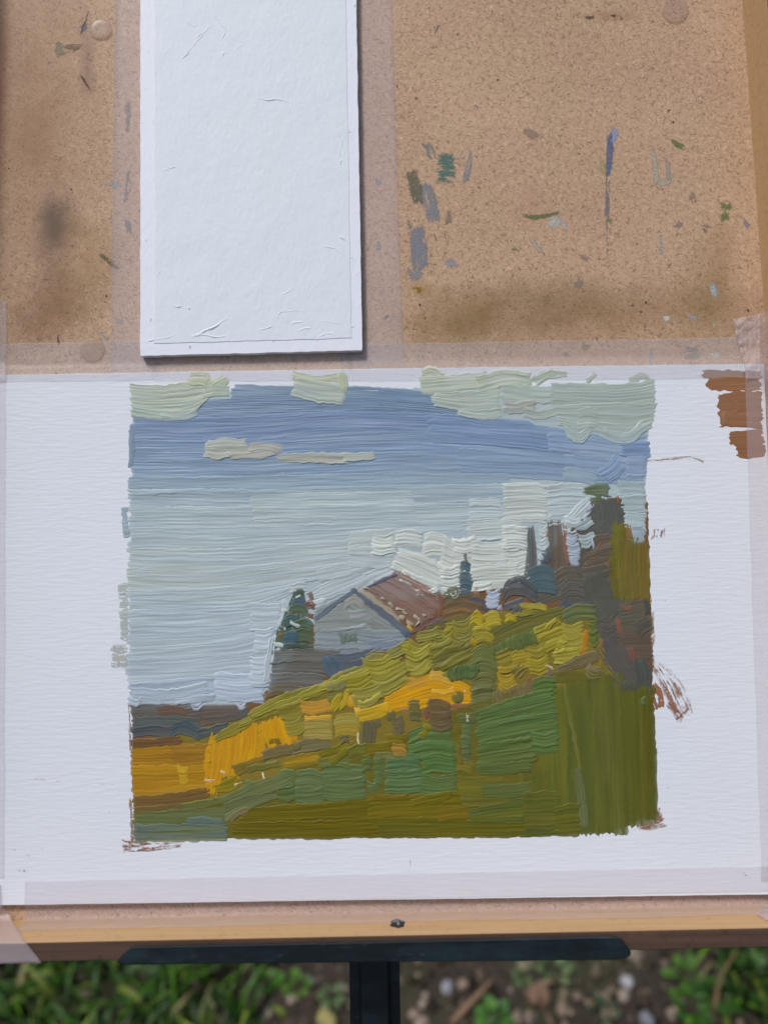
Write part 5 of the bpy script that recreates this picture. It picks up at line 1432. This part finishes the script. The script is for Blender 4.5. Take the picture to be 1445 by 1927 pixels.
for px_, py_, w_, c, lb in [(550, 1885, 17, 'A89484', 'small pink-grey stone among weeds at the grass edge'), (778, 1906, 24, 'A08C7C', PK), (792, 1922, 22, 'A8968A', PK), (802, 1872, 15, '9C8C80', PK), (796, 1888, 16, 'AFA094', PK),
        (870, 1856, 20, '9A8674', 'brownish pebble between the bluish-grey stone and the thick twig'), (1172, 1876, 24, 'A8998A', 'pinkish-grey stone touching the white-grey stone'), (1265, 1912, 22, 'A39080', 'dull pink stone beside the low green weed'),
        (1085, 1880, 18, '8C7A6C', PB), (1060, 1906, 20, '8E7C6C', PB), (648, 1860, 16, '9C8E82', 'small grey-brown pebble beside the mast and the pale weed'), (505, 1912, 20, '948474', 'grey-brown stone half hidden in the grass edge'), (1250, 1818, 16, '7C6C60', 'dark brown pebble in the shade of the lid')]:
    stone(px_, py_, w_, c, lb, GR if lb in (PK, PB) else None)
stone(585, 1852, 17, 'B8B6B4', 'pale grey-white stone left of the easel mast')
stone(842, 1858, 24, 'A4A6AC', 'bluish-grey rounded stone right of the easel mast')
stone(1180, 1850, 22, 'B8B8BA', 'white-grey stone under the ledge tip')
stone(1278, 1890, 18, 'B4A89C', 'pale pink stone near the green weeds')
stone(1010, 1880, 34, '8A6E58', 'flat brown stone beside a dry twig')
stone(1213, 1925, 26, '8E949C', 'blue-grey stone half sunk in soil')
stone(617, 1924, 32, 'A39A62', 'yellowish lump of stone beside the mast', flat_=.6)
stone(1122, 1888, 16, 'A06A38', 'small orange-brown stone lying among dull weeds')

def weed(px_, py_, n, size, label, cols, group=None, up=.5):
    size *= .62; n = int(n * 1.5)
    p = G(float(px_), float(py_)); root = bpy.data.objects.new('weed', None); COL.objects.link(root)
    root.location = (p[0], p[1], gh(p[0], p[1]) - .002); tag(root, label, 'weed', group); root.empty_display_size = .02
    r_ = random.Random(int(px_ * 7 + py_))
    SV, SF, SCc = [], [], []
    for i in range(n):
        a = 6.28 * i / n + r_.uniform(-.4, .4); el = r_.uniform(.25, 1.1) * up * 1.6; ln = size * r_.uniform(.5, 1.1); stem = size * r_.uniform(.3, .9)
        d = np.array([math.cos(a) * math.cos(el), math.sin(a) * math.cos(el), math.sin(el)]); s_ = np.array([-math.sin(a), math.cos(a), 0]); up_ = np.cross(d, s_)
        b0 = d * stem
        V = []; wd = ln * r_.uniform(.28, .42)
        for k in range(6):
            t_ = k / 5; wv = wd * math.sin(math.pi * min(1, t_ * .93 + .05)) ** .8
            ctr = b0 + d * ln * t_ - np.array([0, 0, ln * .35 * t_ * t_])
            for sg in (-1, 0, 1): V.append(ctr + s_ * wv * sg + np.array([0, 0, .18 * wv * abs(sg)]))
        Fq = [(k * 3 + j, k * 3 + j + 1, k * 3 + j + 4, k * 3 + j + 3) for k in range(5) for j in range(2)]
        c = np.array(r_.choice(cols)) * r_.uniform(.75, 1.25)
        mesh_obj('leaf', V, Fq, M_LEAF, root, None, True, np.ones((len(V), 3)) * c)
        v_, f_ = cyl((0, 0, -.004), b0 + np.array([0, 0, .004]), .0011, np.linalg.norm(b0) + .003, 6, .0008)
        SF += [[q + len(SV) for q in ff] for ff in f_]; SV += [tuple(q) for q in v_]
    mesh_obj('stem', SV, SF, M_LEAF, root, None, True, np.ones((len(SV), 3)) * np.array([.07, .10, .03]))
GRN = [(.05, .15, .010), (.08, .19, .015), (.03, .10, .008)]
PAL = [(.10, .16, .06), (.08, .13, .05), (.13, .18, .07)]
weed(560, 1862, 8, .035, 'leafy green weed in soil by the grass edge left of the mast', GRN)
weed(625, 1880, 9, .030, 'small pale green weed beside the mast', PAL)
weed(500, 1848, 9, .040, 'broad-leaved weed at the edge of the grass', GRN)
weed(925, 1912, 10, .042, 'bright green weed sprouting by a slanting dry twig', [(.07, .19, .03), (.05, .15, .03)])
weed(985, 1835, 8, .034, 'tiny green seedling under the dark ledge', PAL)
weed(1040, 1826, 10, .045, 'grey-green leafy weed below the metal ledge', PAL)
weed(1290, 1842, 10, .040, 'fresh green weed at the soil edge', [(.08, .20, .02), (.06, .15, .02)])
weed(1300, 1905, 11, .045, 'low green weed among pale stones', GRN)
weed(1345, 1875, 12, .050, 'broad glossy green weed before the tall grass', [(.05, .13, .02), (.03, .09, .015)])
weed(1400, 1850, 12, .060, 'large dark green leafy weed in the shade of the lid corner', [(.04, .11, .015), (.03, .08, .012)])
weed(1140, 1905, 9, .034, 'blue-green weed between brown stones', [(.05, .09, .05), (.07, .11, .06)])
weed(70, 1850, 12, .055, 'big leafy green plant growing in the grass', GRN)
weed(260, 1860, 12, .055, 'dark-leaved green plant growing in the grass', [(.03, .08, .015), (.04, .10, .02)])
weed(330, 1900, 10, .050, 'yellow-green plant growing in the grass', [(.12, .17, .02), (.09, .14, .02)])

def twig(pts, r, label, col):
    P = [G(float(a), float(b), z) for a, b, z in pts]
    V, Fc = [], []; n = 8
    for i, p in enumerate(P):
        d = P[min(i + 1, len(P) - 1)] - P[max(i - 1, 0)]; d = d / np.linalg.norm(d); s_ = np.cross(d, [0, 0, 1.0]); s_ /= np.linalg.norm(s_); t_ = np.cross(s_, d)
        rr = r * (1 - .5 * i / (len(P) - 1))
        for k in range(n): a = 6.28 * k / n; V.append(p + rr * (math.cos(a) * s_ + math.sin(a) * t_) * (1 + .2 * vnoise(i * 1.3, k * .8)))
    for i in range(len(P) - 1):
        for k in range(n): Fc.append((i * n + k, i * n + (k + 1) % n, (i + 1) * n + (k + 1) % n, (i + 1) * n + k))
    Fc += [list(range(n)), [(len(P) - 1) * n + k for k in range(n)]]
    V = np.array(V); o0 = V.mean(0); o0[2] = V[:, 2].min()
    o = mesh_obj('twig', V - o0, Fc, M_TWIG, None, None, True, np.ones((len(V), 3)) * lin(col)); o.location = o0
    tag(o, label, 'twig')
twig([(850, 1927, .004), (878, 1895, .010), (905, 1868, .012), (925, 1845, .016)], .007, 'thick brown dry twig slanting across the soil right of the mast', '7C6450')
twig([(996, 1862, .010), (1025, 1850, .014), (1046, 1846, .012)], .006, 'short broken grey-brown twig on the soil', '84715C')
twig([(1345, 1900, .006), (1350, 1860, .03), (1360, 1830, .05), (1385, 1790, .07)], .004, 'thin bare stalk rising beside the tall weeds', '6C5C40')
twig([(1030, 1910, .004), (1040, 1935, .006), (1046, 1960, .004)], .004, 'thin dead stalk lying beside the flat brown stone', '6E5A48')
